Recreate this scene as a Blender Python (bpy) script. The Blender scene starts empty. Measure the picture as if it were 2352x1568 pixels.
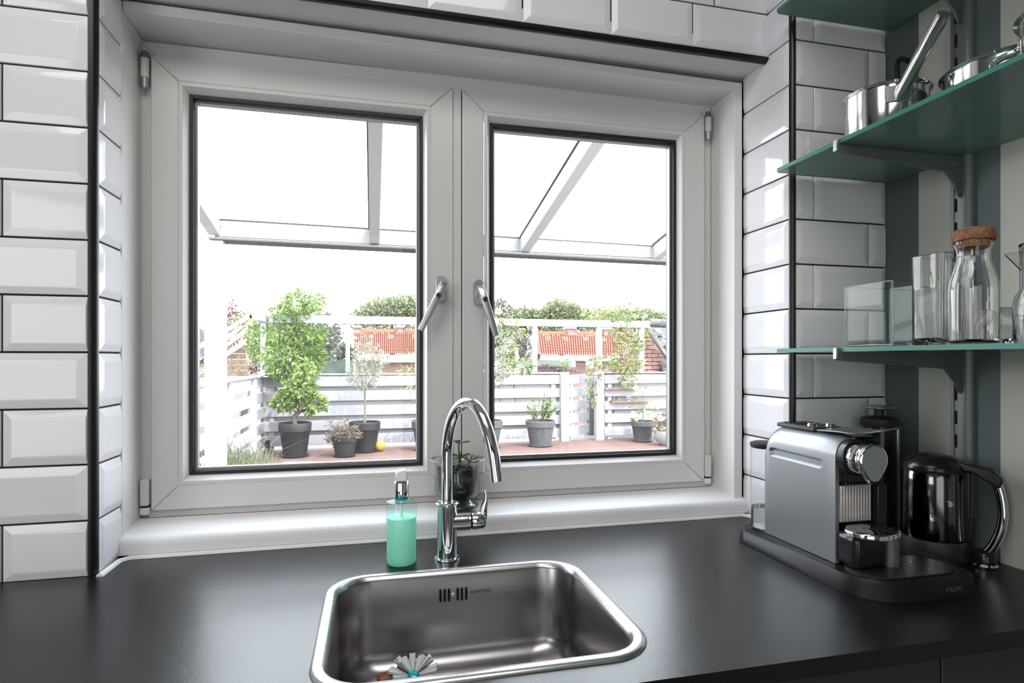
import bpy, bmesh, math, random
from mathutils import Vector, Matrix
random.seed(7)
PI = math.pi
R = math.radians
SC = bpy.context.scene
COL = SC.collection

# ---------------------------------------------------------------- camera, world, lights, exposure
YAW = R(13.4)
cam_d = bpy.data.cameras.new('camera')
cam_d.sensor_width = 36.0
cam_d.lens = 1346.0 / 2352.0 * 36.0
cam_d.shift_y = 40.0 / 2352.0
cam_d.clip_start = 0.02
cam_d.clip_end = 400
cam = bpy.data.objects.new('camera', cam_d)
COL.objects.link(cam)
cam.location = (0, 0, 1.3)
cam.rotation_euler = (PI / 2, 0, -YAW)
SC.camera = cam

SKY = 9.0
w = bpy.data.worlds.new('world')
SC.world = w
w.use_nodes = True
nt = w.node_tree
bg = nt.nodes['Background']
bg.inputs[1].default_value = SKY
tcw = nt.nodes.new('ShaderNodeTexCoord')
sepw = nt.nodes.new('ShaderNodeSeparateXYZ')
rmp = nt.nodes.new('ShaderNodeValToRGB')
rmp.color_ramp.elements[0].position = 0.0
rmp.color_ramp.elements[0].color = (0.98, 0.99, 1.0, 1)
rmp.color_ramp.elements[1].position = 0.9
rmp.color_ramp.elements[1].color = (0.80, 0.88, 1.0, 1)
nt.links.new(tcw.outputs['Generated'], sepw.inputs[0])
nt.links.new(sepw.outputs[2], rmp.inputs[0])
nt.links.new(rmp.outputs[0], bg.inputs[0])

def light(name, kind, loc, energy, color=(1, 1, 1), target=None, **kw):
    d = bpy.data.lights.new(name, kind)
    d.energy = energy
    d.color = color
    for k, v in kw.items():
        setattr(d, k, v)
    o = bpy.data.objects.new(name, d)
    COL.objects.link(o)
    o.location = loc
    if target is not None:
        o.rotation_euler = (Vector(target) - Vector(loc)).to_track_quat('-Z', 'Y').to_euler()
    return o

sun = light('sun', 'SUN', (4, -6, 9), 6.0, (1.0, 0.96, 0.9), target=(0, 0, 0), angle=R(1.0))
# unseen area fills added to brighten the window wall; the rear wall is closed
light('rear_fill', 'AREA', (-0.6, -2.25, 1.25), 18.5, (0.97, 0.98, 1.0), target=(-0.5, 1.2, 1.25),
      shape='RECTANGLE', size=1.7, size_y=2.2)
light('side_fill', 'AREA', (-1.95, -0.55, 1.45), 27.0, (0.97, 0.98, 1.0), target=(0.1, 1.2, 1.4),  # unseen fill added from the left; that wall has no window
      shape='RECTANGLE', size=1.5, size_y=1.3)
light('ceiling_fill', 'AREA', (-0.3, 0.0, 2.66), 22.0, (1.0, 0.98, 0.95), target=(-0.3, 0.01, 0),  # unseen fill added overhead, where the shelf shadows point
      shape='RECTANGLE', size=1.6, size_y=0.8)

vs = SC.view_settings
vs.view_transform = 'Standard'
vs.look = 'None'
vs.exposure = 0.0
vs.gamma = 1.0
vs.use_curve_mapping = False
cy = SC.cycles
cy.max_bounces = 12
cy.transmission_bounces = 12
cy.transparent_max_bounces = 16
cy.glossy_bounces = 6
cy.diffuse_bounces = 4
cy.sample_clamp_indirect = 4.0
cy.blur_glossy = 1.0
cy.caustics_reflective = False
cy.caustics_refractive = True

# ---------------------------------------------------------------- materials
def mat(name, color=(0.8, 0.8, 0.8), rough=0.5, metal=0.0, spec=0.5, trans=0.0, ior=1.45, coat=0.0, bump=None,
        mottle=None, alpha=None):
    m = bpy.data.materials.new(name)
    m.use_nodes = True
    n = m.node_tree
    p = n.nodes['Principled BSDF']
    p.inputs['Base Color'].default_value = (*color, 1)
    p.inputs['Roughness'].default_value = rough
    p.inputs['Metallic'].default_value = metal
    p.inputs['Specular IOR Level'].default_value = spec
    p.inputs['Transmission Weight'].default_value = trans
    p.inputs['IOR'].default_value = ior
    p.inputs['Coat Weight'].default_value = coat
    tc = None
    if bump or mottle:
        tc = n.nodes.new('ShaderNodeTexCoord')
    if bump:
        scale, strength, dist = bump
        nz = n.nodes.new('ShaderNodeTexNoise')
        nz.inputs['Scale'].default_value = scale
        nz.inputs['Detail'].default_value = 3
        b = n.nodes.new('ShaderNodeBump')
        b.inputs['Strength'].default_value = strength
        b.inputs['Distance'].default_value = dist
        n.links.new(tc.outputs['Object'], nz.inputs['Vector'])
        n.links.new(nz.outputs[0], b.inputs['Height'])
        n.links.new(b.outputs[0], p.inputs['Normal'])
    if mottle:
        scale, c2, stretch = mottle
        mp = n.nodes.new('ShaderNodeMapping')
        mp.inputs['Scale'].default_value = stretch
        nz = n.nodes.new('ShaderNodeTexNoise')
        nz.inputs['Scale'].default_value = scale
        nz.inputs['Detail'].default_value = 5
        mx = n.nodes.new('ShaderNodeMix')
        mx.data_type = 'RGBA'
        cr = n.nodes.new('ShaderNodeValToRGB')
        cr.color_ramp.elements[0].position = 0.35
        cr.color_ramp.elements[1].position = 0.65
        mx.inputs[6].default_value = (*color, 1)
        mx.inputs[7].default_value = (*c2, 1)
        n.links.new(tc.outputs['Object'], mp.inputs[0])
        n.links.new(mp.outputs[0], nz.inputs['Vector'])
        n.links.new(nz.outputs[0], cr.inputs[0])
        n.links.new(cr.outputs[0], mx.inputs[0])
        n.links.new(mx.outputs[2], p.inputs['Base Color'])
    return m

def leaf_mat(name, c1, c2, scale=6.0, trans=0.35):
    m = bpy.data.materials.new(name)
    m.use_nodes = True
    n = m.node_tree
    p = n.nodes['Principled BSDF']
    out = n.nodes['Material Output']
    geo = n.nodes.new('ShaderNodeNewGeometry')
    mx = n.nodes.new('ShaderNodeMix')
    mx.data_type = 'RGBA'
    mx.inputs[6].default_value = (*c1, 1)
    mx.inputs[7].default_value = (*c2, 1)
    n.links.new(geo.outputs['Random Per Island'], mx.inputs[0])
    n.links.new(mx.outputs[2], p.inputs['Base Color'])
    p.inputs['Roughness'].default_value = 0.6
    p.inputs['Specular IOR Level'].default_value = 0.3
    tl = n.nodes.new('ShaderNodeBsdfTranslucent')
    n.links.new(mx.outputs[2], tl.inputs[0])
    ms = n.nodes.new('ShaderNodeMixShader')
    ms.inputs[0].default_value = trans
    n.links.new(p.outputs[0], ms.inputs[1])
    n.links.new(tl.outputs[0], ms.inputs[2])
    n.links.new(ms.outputs[0], out.inputs[0])
    return m

def thin_glass(name, tint=(1, 1, 1), refl=0.06, edge=0.6):
    m = bpy.data.materials.new(name)
    m.use_nodes = True
    n = m.node_tree
    n.nodes.clear()
    out = n.nodes.new('ShaderNodeOutputMaterial')
    tr = n.nodes.new('ShaderNodeBsdfTransparent')
    tr.inputs[0].default_value = (*tint, 1)
    gl = n.nodes.new('ShaderNodeBsdfGlossy')
    gl.inputs['Roughness'].default_value = 0.0
    # Schlick reflectance from the facing angle, the same from both sides of the sheet
    lw = n.nodes.new('ShaderNodeLayerWeight')
    lw.inputs[0].default_value = 0.5
    pw = n.nodes.new('ShaderNodeMath')
    pw.operation = 'POWER'
    pw.inputs[1].default_value = 5.0
    mul = n.nodes.new('ShaderNodeMath')
    mul.operation = 'MULTIPLY_ADD'
    mul.inputs[1].default_value = edge
    mul.inputs[2].default_value = refl
    mul.use_clamp = True
    mx = n.nodes.new('ShaderNodeMixShader')
    n.links.new(lw.outputs['Facing'], pw.inputs[0])
    n.links.new(pw.outputs[0], mul.inputs[0])
    n.links.new(mul.outputs[0], mx.inputs[0])
    n.links.new(tr.outputs[0], mx.inputs[1])
    n.links.new(gl.outputs[0], mx.inputs[2])
    n.links.new(mx.outputs[0], out.inputs[0])
    return m

def stripe_mat():
    m = bpy.data.materials.new('striped_wallpaper')
    m.use_nodes = True
    n = m.node_tree
    p = n.nodes['Principled BSDF']
    p.inputs['Roughness'].default_value = 0.75
    tc = n.nodes.new('ShaderNodeTexCoord')
    sp = n.nodes.new('ShaderNodeSeparateXYZ')
    n.links.new(tc.outputs['Object'], sp.inputs[0])
    def m2(op, a, b):
        k = n.nodes.new('ShaderNodeMath')
        k.operation = op
        if isinstance(a, (int, float)):
            k.inputs[0].default_value = a
        else:
            n.links.new(a, k.inputs[0])
        k.inputs[1].default_value = b
        return k.outputs[0]
    f = m2('FRACT', m2('MULTIPLY', m2('ADD', sp.outputs[1], 10 * 0.175 - 0.886), 1 / 0.175), 0)
    s = m2('LESS_THAN', f, 0.5)
    mx = n.nodes.new('ShaderNodeMix')
    mx.data_type = 'RGBA'
    mx.inputs[6].default_value = (0.50, 0.50, 0.44, 1)
    mx.inputs[7].default_value = (0.105, 0.13, 0.13, 1)
    n.links.new(s, mx.inputs[0])
    n.links.new(mx.outputs[2], p.inputs['Base Color'])
    return m

M = {}
M['tile'] = mat('white_glazed_tile', (0.74, 0.73, 0.765), 0.07, spec=0.5)
M['grout'] = mat('black_grout', (0.012, 0.012, 0.013), 0.8, bump=(300, 0.3, 0.001))
M['grout_dk'] = mat('dark_brown_grout', (0.022, 0.014, 0.011), 0.8)
M['blacktrim'] = mat('black_plastic_trim', (0.008, 0.008, 0.009), 0.3)
M['white'] = mat('painted_white_trim', (0.72, 0.72, 0.70), 0.4)
M['plaster'] = mat('white_plaster', (0.62, 0.63, 0.59), 0.8, bump=(60, 0.15, 0.002))
M['pvc'] = mat('warm_white_window_frame', (0.66, 0.64, 0.625), 0.32)
M['pvc_line'] = mat('frame_joint_grey', (0.47, 0.45, 0.44), 0.6)
M['sill'] = mat('white_sill', (0.80, 0.80, 0.81), 0.35)
M['gasket'] = mat('black_rubber_gasket', (0.01, 0.012, 0.013), 0.5)
M['spacer'] = mat('aluminium_spacer', (0.22, 0.22, 0.22), 0.4, metal=0.7, bump=(900, 0.6, 0.001))
M['pane'] = thin_glass('window_glass', (0.99, 0.995, 0.995), 0.018, 0.5)
M['satin'] = mat('satin_aluminium', (0.50, 0.50, 0.52), 0.33, metal=0.9)
M['chrome'] = mat('chrome', (0.82, 0.83, 0.85), 0.04, metal=1.0)
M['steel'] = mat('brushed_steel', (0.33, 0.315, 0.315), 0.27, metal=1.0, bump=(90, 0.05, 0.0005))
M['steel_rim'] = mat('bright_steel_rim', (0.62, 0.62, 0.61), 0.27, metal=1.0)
M['pan'] = mat('polished_steel_pan', (0.66, 0.64, 0.64), 0.13, metal=1.0)
M['counter'] = mat('black_laminate', (0.006, 0.0065, 0.007), 0.29, spec=0.5, bump=(420, 0.35, 0.0004))
M['cabinet'] = mat('charcoal_cabinet', (0.03, 0.031, 0.033), 0.5)
M['caulk'] = mat('white_caulk', (0.8, 0.8, 0.8), 0.5)
M['dirt'] = mat('dark_caulk_line', (0.08, 0.075, 0.07), 0.8)
M['black'] = mat('black_plastic', (0.012, 0.012, 0.012), 0.22)
M['blackmatt'] = mat('matt_black_plastic', (0.018, 0.018, 0.018), 0.5)
M['silver'] = mat('silver_lacquer', (0.27, 0.28, 0.295), 0.34, metal=0.65, bump=(1500, 0.12, 0.0003))
M['greysteel'] = mat('grey_bracket', (0.16, 0.17, 0.175), 0.42, metal=0.4)
M['slot'] = mat('slot_black', (0.004, 0.004, 0.004), 0.9)
M['glass'] = mat('clear_glass', (1, 1, 1), 0.0, trans=1.0, ior=1.42)
M['edgeglass'] = thin_glass('glass_edge_tint', (0.70, 0.80, 0.78), 0.025, 0.3)
M['vaseglass'] = thin_glass('vase_glass', (0.93, 0.95, 0.94), 0.06, 1.0)
M['pedestal'] = mat('dark_green_glass_foot', (0.035, 0.05, 0.04), 0.06, spec=0.9)
M['thin2'] = thin_glass('fine_clear_glass', (0.975, 0.985, 0.98), 0.018, 0.6)
M['thin'] = thin_glass('thin_clear_glass', (0.97, 0.98, 0.975), 0.05, 0.9)
M['cork'] = mat('cork', (0.28, 0.13, 0.065), 0.9, bump=(260, 0.8, 0.002), mottle=(160, (0.13, 0.06, 0.03), (1, 1, 1)))
M['water'] = mat('water', (1, 1, 1), 0.0, trans=1.0, ior=1.33)
M['soap'] = leaf_mat('turquoise_soap', (0.60, 0.95, 0.83), (0.60, 0.95, 0.83), trans=0.5)
M['soapglass'] = thin_glass('pale_turquoise_plastic', (0.88, 0.985, 0.97), 0.04, 0.45)
M['pump'] = mat('white_pump', (0.82, 0.83, 0.83), 0.3)
M['pottery'] = mat('dark_plant_pot', (0.02, 0.024, 0.02), 0.35, mottle=(25, (0.045, 0.05, 0.04), (1, 1, 1)))
M['soil'] = mat('soil', (0.03, 0.022, 0.016), 0.95)
M['succulent'] = mat('succulent_green', (0.035, 0.06, 0.025), 0.35, mottle=(20, (0.055, 0.09, 0.04), (1, 1, 1)))
M['bristle'] = mat('white_bristles', (0.70, 0.70, 0.68), 0.7)
M['teal'] = mat('turquoise_plastic', (0.0, 0.36, 0.45), 0.35)
M['wood'] = mat('beech_handle', (0.42, 0.17, 0.09), 0.55, mottle=(14, (0.28, 0.1, 0.05), (1, 8, 1)))
M['blue'] = mat('blue_mark', (0.02, 0.06, 0.45), 0.4)
M['red'] = mat('red_mark', (0.7, 0.03, 0.02), 0.4)
M['letters'] = mat('grey_lettering', (0.09, 0.09, 0.09), 0.5)
M['letterdk'] = mat('dark_engraved_lettering', (0.13, 0.12, 0.12), 0.5)
M['coffee'] = thin_glass('smoky_plastic', (0.62, 0.58, 0.55), 0.10, 0.5)
M['brownbits'] = mat('used_capsules', (0.20, 0.10, 0.06), 0.7, mottle=(60, (0.35, 0.30, 0.27), (1, 1, 1)))
M['shell'] = mat('beige_shell', (0.62, 0.50, 0.42), 0.6, bump=(80, 0.5, 0.002))
M['roomwall'] = mat('grey_room_wall', (0.20, 0.20, 0.20), 0.8)
M['ceil'] = mat('ceiling_white', (0.6, 0.6, 0.58), 0.8)
M['floor'] = mat('dark_floor', (0.05, 0.043, 0.04), 0.5)
M['doorwhite'] = mat('white_door_frame', (0.7, 0.7, 0.7), 0.4)
# outdoors
M['fence'] = mat('lavender_white_paint', (0.34, 0.34, 0.36), 0.7, mottle=(3, (0.30, 0.30, 0.325), (1, 1, 6)))
M['fence_shaded'] = mat('shaded_fence_paint', (0.25, 0.25, 0.255), 0.8)  # darker copy of the fence paint; shade on rear boards put into colour
M['alu'] = mat('veranda_white', (0.28, 0.28, 0.275), 0.5)
M['alu_line'] = mat('dark_seal_and_shade', (0.03, 0.03, 0.035), 0.6)
M['roofglass'] = thin_glass('roof_glass', (0.96, 0.985, 0.99), 0.03, 0.45)
M['deck'] = mat('red_brown_decking', (0.10, 0.055, 0.045), 0.8, mottle=(3, (0.15, 0.095, 0.08), (1, 10, 1)))
M['potblack'] = mat('black_pot', (0.006, 0.006, 0.007), 0.6, mottle=(60, (0.014, 0.014, 0.015), (1, 1, 1)))
M['pot_hazed'] = mat('hazed_speckled_pot', (0.055, 0.057, 0.06), 0.7, mottle=(40, (0.085, 0.087, 0.09), (1, 1, 1)))  # black pots greyed: haze of the window reflection is put into the colour
M['potwhite'] = mat('white_bowl', (0.26, 0.26, 0.25), 0.5)
M['bark'] = mat('bark', (0.10, 0.07, 0.05), 0.9, bump=(40, 0.8, 0.01))
M['palebark'] = mat('pale_bark', (0.14, 0.12, 0.10), 0.9)
M['timber'] = mat('pale_new_timber', (0.235, 0.20, 0.17), 0.8, mottle=(4, (0.21, 0.16, 0.125), (1, 1, 8)))
M['plank'] = mat('brown_timber_planks', (0.16, 0.095, 0.06), 0.8, mottle=(5, (0.22, 0.17, 0.13), (1, 1, 14)))
M['sleeper'] = mat('weathered_grey_wood', (0.07, 0.068, 0.058), 0.9, mottle=(5, (0.13, 0.13, 0.115), (1, 6, 10)))
M['ball'] = mat('yellow_ball', (0.32, 0.19, 0.03), 0.7, bump=(30, 0.8, 0.01))
M['redtile'] = mat('red_roof_tiles', (0.27, 0.095, 0.06), 0.8)
M['greytile'] = mat('grey_roof_tiles', (0.045, 0.048, 0.052), 0.7, mottle=(9, (0.10, 0.097, 0.092), (1, 1, 1)))
M['slate'] = mat('dark_slate', (0.08, 0.08, 0.09), 0.8)
M['brick'] = mat('red_brick', (0.19, 0.10, 0.08), 0.9, mottle=(6, (0.23, 0.15, 0.13), (1, 1, 1)))
M['mortar'] = mat('pale_mortar', (0.17, 0.165, 0.155), 0.9)
M['render'] = mat('white_render', (0.24, 0.235, 0.23), 0.8)
M['housebrick'] = mat('pink_house_brick', (0.20, 0.14, 0.125), 0.9, mottle=(2, (0.17, 0.11, 0.1), (1, 1, 1)))
M['hedge'] = mat('dark_green_screen', (0.03, 0.045, 0.038), 0.8, mottle=(3, (0.06, 0.08, 0.07), (1, 1, 1)))
M['greenpaint'] = mat('green_gutter_paint', (0.075, 0.105, 0.085), 0.6)
M['darkwin'] = mat('dark_window', (0.05, 0.055, 0.06), 0.2)
M['lead'] = mat('lead_flashing', (0.17, 0.18, 0.19), 0.6)
M['ground'] = mat('garden_ground', (0.08, 0.09, 0.05), 0.95)
L_FRESH = leaf_mat('leaf_fresh_green', (0.055, 0.12, 0.02), (0.20, 0.27, 0.08))
L_BRIGHT = leaf_mat('leaf_bright_green', (0.08, 0.15, 0.025), (0.24, 0.31, 0.10))
L_OLIVE = leaf_mat('leaf_olive', (0.11, 0.125, 0.085), (0.34, 0.35, 0.28))
L_VINE = leaf_mat('leaf_vine', (0.08, 0.11, 0.035), (0.33, 0.35, 0.17))
L_TREE = leaf_mat('leaf_tree', (0.10, 0.12, 0.065), (0.30, 0.33, 0.20))
L_GREY = leaf_mat('leaf_greygreen', (0.07, 0.075, 0.055), (0.17, 0.175, 0.145))
L_DARK = leaf_mat('leaf_dark', (0.03, 0.045, 0.03), (0.09, 0.11, 0.07))
L_PURPLE = leaf_mat('leaf_purple', (0.05, 0.015, 0.025), (0.16, 0.07, 0.09))
L_DRY = leaf_mat('leaf_dry', (0.14, 0.09, 0.06), (0.22, 0.19, 0.13))
L_PALE = leaf_mat('leaf_pale', (0.24, 0.29, 0.12), (0.36, 0.40, 0.22))
L_GRASS = leaf_mat('grass_blades', (0.07, 0.10, 0.035), (0.20, 0.20, 0.14))

# ---------------------------------------------------------------- mesh helpers
class MB:
    def __init__(self):
        self.v = []
        self.f = []
    def add(self, vs_, fs_):
        b = len(self.v)
        self.v += [tuple(p) for p in vs_]
        self.f += [tuple(b + i for i in f) for f in fs_]
    def box(self, x0, x1, y0, y1, z0, z1):
        self.add([(x0, y0, z0), (x1, y0, z0), (x1, y1, z0), (x0, y1, z0), (x0, y0, z1), (x1, y0, z1), (x1, y1, z1), (x0, y1, z1)],
                 [(0, 3, 2, 1), (4, 5, 6, 7), (0, 1, 5, 4), (1, 2, 6, 5), (2, 3, 7, 6), (3, 0, 4, 7)])
        return self
    def prism(self, pts, d):
        """extrude polygon pts (3D list) by vector d"""
        n = len(pts)
        a = [Vector(p) for p in pts]
        b = [p + Vector(d) for p in a]
        self.add(a + b, [tuple(range(n - 1, -1, -1)), tuple(range(n, 2 * n))] +
                 [(i, (i + 1) % n, n + (i + 1) % n, n + i) for i in range(n)])
        return self
    def beam(self, p0, p1, wd, ht, up=(0, 0, 1)):
        p0, p1 = Vector(p0), Vector(p1)
        d = (p1 - p0).normalized()
        s = d.cross(Vector(up))
        if s.length < 1e-4:
            s = d.cross(Vector((0, 1, 0)))
        s.normalize()
        u = s.cross(d).normalized()
        q = [p0 + s * (a * wd / 2) + u * (b * ht / 2) for a, b in ((-1, -1), (1, -1), (1, 1), (-1, 1))]
        self.prism(q, p1 - p0)
        return self
    def tube(self, pts, rad, n=12, caps=True):
        pts = [Vector(p) for p in pts]
        if not isinstance(rad, (list, tuple)):
            rad = [rad] * len(pts)
        rings = []
        t = (pts[1] - pts[0]).normalized()
        ref = Vector((0, 0, 1)) if abs(t.z) < 0.9 else Vector((1, 0, 0))
        nrm = t.cross(ref).normalized()
        for i, p in enumerate(pts):
            if i == 0:
                t = (pts[1] - pts[0]).normalized()
            elif i == len(pts) - 1:
                t = (pts[-1] - pts[-2]).normalized()
            else:
                t = ((pts[i + 1] - p).normalized() + (p - pts[i - 1]).normalized()).normalized()
            nrm = (nrm - t * nrm.dot(t)).normalized()
            bn = t.cross(nrm)
            rings.append([p + (nrm * math.cos(2 * PI * k / n) + bn * math.sin(2 * PI * k / n)) * rad[i] for k in range(n)])
        b = len(self.v)
        for r_ in rings:
            self.v += [tuple(q) for q in r_]
        for i in range(len(rings) - 1):
            for k in range(n):
                self.f.append((b + i * n + k, b + i * n + (k + 1) % n, b + (i + 1) * n + (k + 1) % n, b + (i + 1) * n + k))
        if caps:
            self.f.append(tuple(b + k for k in range(n - 1, -1, -1)))
            self.f.append(tuple(b + (len(rings) - 1) * n + k for k in range(n)))
        return self
    def lathe(self, prof, c=(0, 0, 0), n=40, sx=1.0, sy=1.0):
        """prof: (r,z) list; closed on axis when r==0"""
        b = len(self.v)
        idx = []
        for r_, z in prof:
            if r_ < 1e-6:
                self.v.append((c[0], c[1], c[2] + z))
                idx.append([len(self.v) - 1])
            else:
                row = []
                for k in range(n):
                    a = 2 * PI * k / n
                    self.v.append((c[0] + r_ * sx * math.cos(a), c[1] + r_ * sy * math.sin(a), c[2] + z))
                    row.append(len(self.v) - 1)
                idx.append(row)
        for i in range(len(idx) - 1):
            a, d = idx[i], idx[i + 1]
            for k in range(n):
                k2 = (k + 1) % n
                if len(a) == 1 and len(d) == 1:
                    continue
                if len(a) == 1:
                    self.f.append((a[0], d[k2], d[k]))
                elif len(d) == 1:
                    self.f.append((a[k], a[k2], d[0]))
                else:
                    self.f.append((a[k], a[k2], d[k2], d[k]))
        return self
    def leaf(self, p, d, s, wdt, curl=0.15):
        """leaf blade from p along d, length s, width wdt"""
        p = Vector(p)
        d = Vector(d).normalized()
        q = Vector((random.gauss(0, 1), random.gauss(0, 1), random.gauss(0, 1)))
        side = d.cross(q)
        if side.length < 1e-3:
            side = d.cross(Vector((0, 0, 1)))
        side.normalize()
        nn = side.cross(d)
        m1 = p + d * s * 0.45 + nn * s * curl
        tip = p + d * s
        self.add([p, m1 + side * wdt / 2, tip, m1 - side * wdt / 2], [(0, 1, 2, 3)])
    def build(self, name, m, parent=None, smooth=False, bevel=0, seg=2, loc=None, rot=None, angle=35):
        me = bpy.data.meshes.new(name)
        me.from_pydata(self.v, [], self.f)
        me.update()
        bm = bmesh.new()
        bm.from_mesh(me)
        bmesh.ops.recalc_face_normals(bm, faces=bm.faces)
        bm.to_mesh(me)
        bm.free()
        if m:
            me.materials.append(m)
        o = bpy.data.objects.new(name, me)
        COL.objects.link(o)
        if parent:
            o.parent = parent
        if loc:
            o.location = loc
        if rot:
            o.rotation_euler = rot
        if bevel:
            md = o.modifiers.new('bevel', 'BEVEL')
            md.width = bevel
            md.segments = seg
            md.limit_method = 'ANGLE'
            md.angle_limit = R(40)
            smooth = True
        if smooth:
            me.polygons.foreach_set('use_smooth', [True] * len(me.polygons))
            if bevel:
                md.harden_normals = False
                me.set_sharp_from_angle(angle=R(80))
            else:
                me.set_sharp_from_angle(angle=R(angle))
        return o

def leafmesh(mb, name, m, parent=None, loc=None):
    me = bpy.data.meshes.new(name)
    me.from_pydata(mb.v, [], mb.f)
    me.materials.append(m)
    o = bpy.data.objects.new(name, me)
    COL.objects.link(o)
    if parent:
        o.parent = parent
    if loc:
        o.location = loc
    return o

def tag(o, label=None, cat=None, group=None, kind=None):
    if label:
        o['label'] = label
    if cat:
        o['category'] = cat
    if group:
        o['group'] = group
    if kind:
        o['kind'] = kind
    return o

def thing(name, label, cat, loc=(0, 0, 0), rotz=0.0, group=None, kind=None):
    o = bpy.data.objects.new(name, None)
    COL.objects.link(o)
    o.location = loc
    o.rotation_euler = (0, 0, rotz)
    o.empty_display_size = 0.05
    return tag(o, label, cat, group, kind)

def share(src, name, parent, loc, rot=(0, 0, 0), scale=(1, 1, 1)):
    o = bpy.data.objects.new(name, src)
    COL.objects.link(o)
    o.parent = parent
    o.location = loc
    o.rotation_euler = rot
    o.scale = scale
    return o

def bx(name, m, parent, *b, bevel=0, seg=2):
    return MB().box(*b).build(name, m, parent, bevel=bevel, seg=seg)

def roundrect(x0, x1, y0, y1, r_, n=8):
    pts = []
    for cx_, cy_, a0 in ((x1 - r_, y1 - r_, 0), (x0 + r_, y1 - r_, 90), (x0 + r_, y0 + r_, 180), (x1 - r_, y0 + r_, 270)):
        for k in range(n + 1):
            a = R(a0 + 90 * k / n)
            pts.append((cx_ + r_ * math.cos(a), cy_ + r_ * math.sin(a)))
    return pts

def loft(mb, rings, cap0=False, cap1=False):
    n = len(rings[0])
    b = len(mb.v)
    for r_ in rings:
        mb.v += [tuple(p) for p in r_]
    for i in range(len(rings) - 1):
        for k in range(n):
            mb.f.append((b + i * n + k, b + i * n + (k + 1) % n, b + (i + 1) * n + (k + 1) % n, b + (i + 1) * n + k))
    if cap0:
        mb.f.append(tuple(b + k for k in range(n - 1, -1, -1)))
    if cap1:
        mb.f.append(tuple(b + (len(rings) - 1) * n + k for k in range(n)))
    return mb

def text(s, size, m, parent, loc, rot, name='lettering', ext=0.0002):
    c = bpy.data.curves.new(name, 'FONT')
    c.body = s
    c.size = size
    c.extrude = ext
    c.align_x = 'CENTER'
    c.materials.append(m)
    tmp = bpy.data.objects.new(name, c)
    COL.objects.link(tmp)
    me = bpy.data.meshes.new_from_object(tmp)
    bpy.data.objects.remove(tmp)
    me.name = name
    o = bpy.data.objects.new(name, me)
    COL.objects.link(o)
    o.parent = parent
    o.location = loc
    o.rotation_euler = rot
    return o

# ---------------------------------------------------------------- room shell
Z0 = 0.905          # worktop height
WY = 1.215          # tile face of the window wall
ROW = 0.10207       # tile course height
RZ0 = 0.9037        # first joint
XL, XR = -0.4905, 0.9255   # window niche sides
RWX = 1.185         # striped wall

f = bx('floor', M['floor'], None, -2.1, 1.3, -2.45, 1.6, -0.1, 0.0)
tag(f, 'dark floor of the kitchen', 'floor', kind='structure')
c = bx('ceiling', M['ceil'], None, -2.1, 1.3, -2.45, 1.6, 2.72, 2.82)
tag(c, 'plain white kitchen ceiling', 'ceiling', kind='structure')
wl = bx('wall_left', M['roomwall'], None, -2.1, -2.0, -2.4, 1.6, 0, 2.72)
tag(wl, 'plain grey wall left of the kitchen', 'wall', kind='structure')
wf = MB().box(-2.0, 1.185, -2.4, -2.3, 0, 2.72).build('wall_front', M['roomwall'])
tag(wf, 'plain grey wall behind the photographer', 'wall', kind='structure')
wr = bx('wall_right', stripe_mat(), None, RWX, 1.3, -2.4, 1.6, 0, 2.72)
tag(wr, 'right wall papered in broad grey green and cream vertical stripes', 'wall', kind='structure')

# window wall: grey-black bed that shows as grout, tiles proud of it
G = 0.004
wb = MB()
wb.box(-2.0, -0.4885 - G, WY + G, 1.55, 0, 2.72)              # left of the window
wb.box(-0.4885 - G, XR + 0.003, WY + G + 0.01, 1.55, 2.03, 2.72)  # over the window
wb.box(XR - 0.004 + 0.008, RWX, 1.147 + G, 1.55, 0, 2.72)      # right of the window
wb.box(-0.4885 - G, XR + 0.003, 1.31, 1.55, 0, 0.92)          # below
wall = wb.build('wall_back', M['grout'])
tag(wall, 'window wall clad in bevelled white metro tiles with black joints', 'wall', kind='structure')

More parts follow.
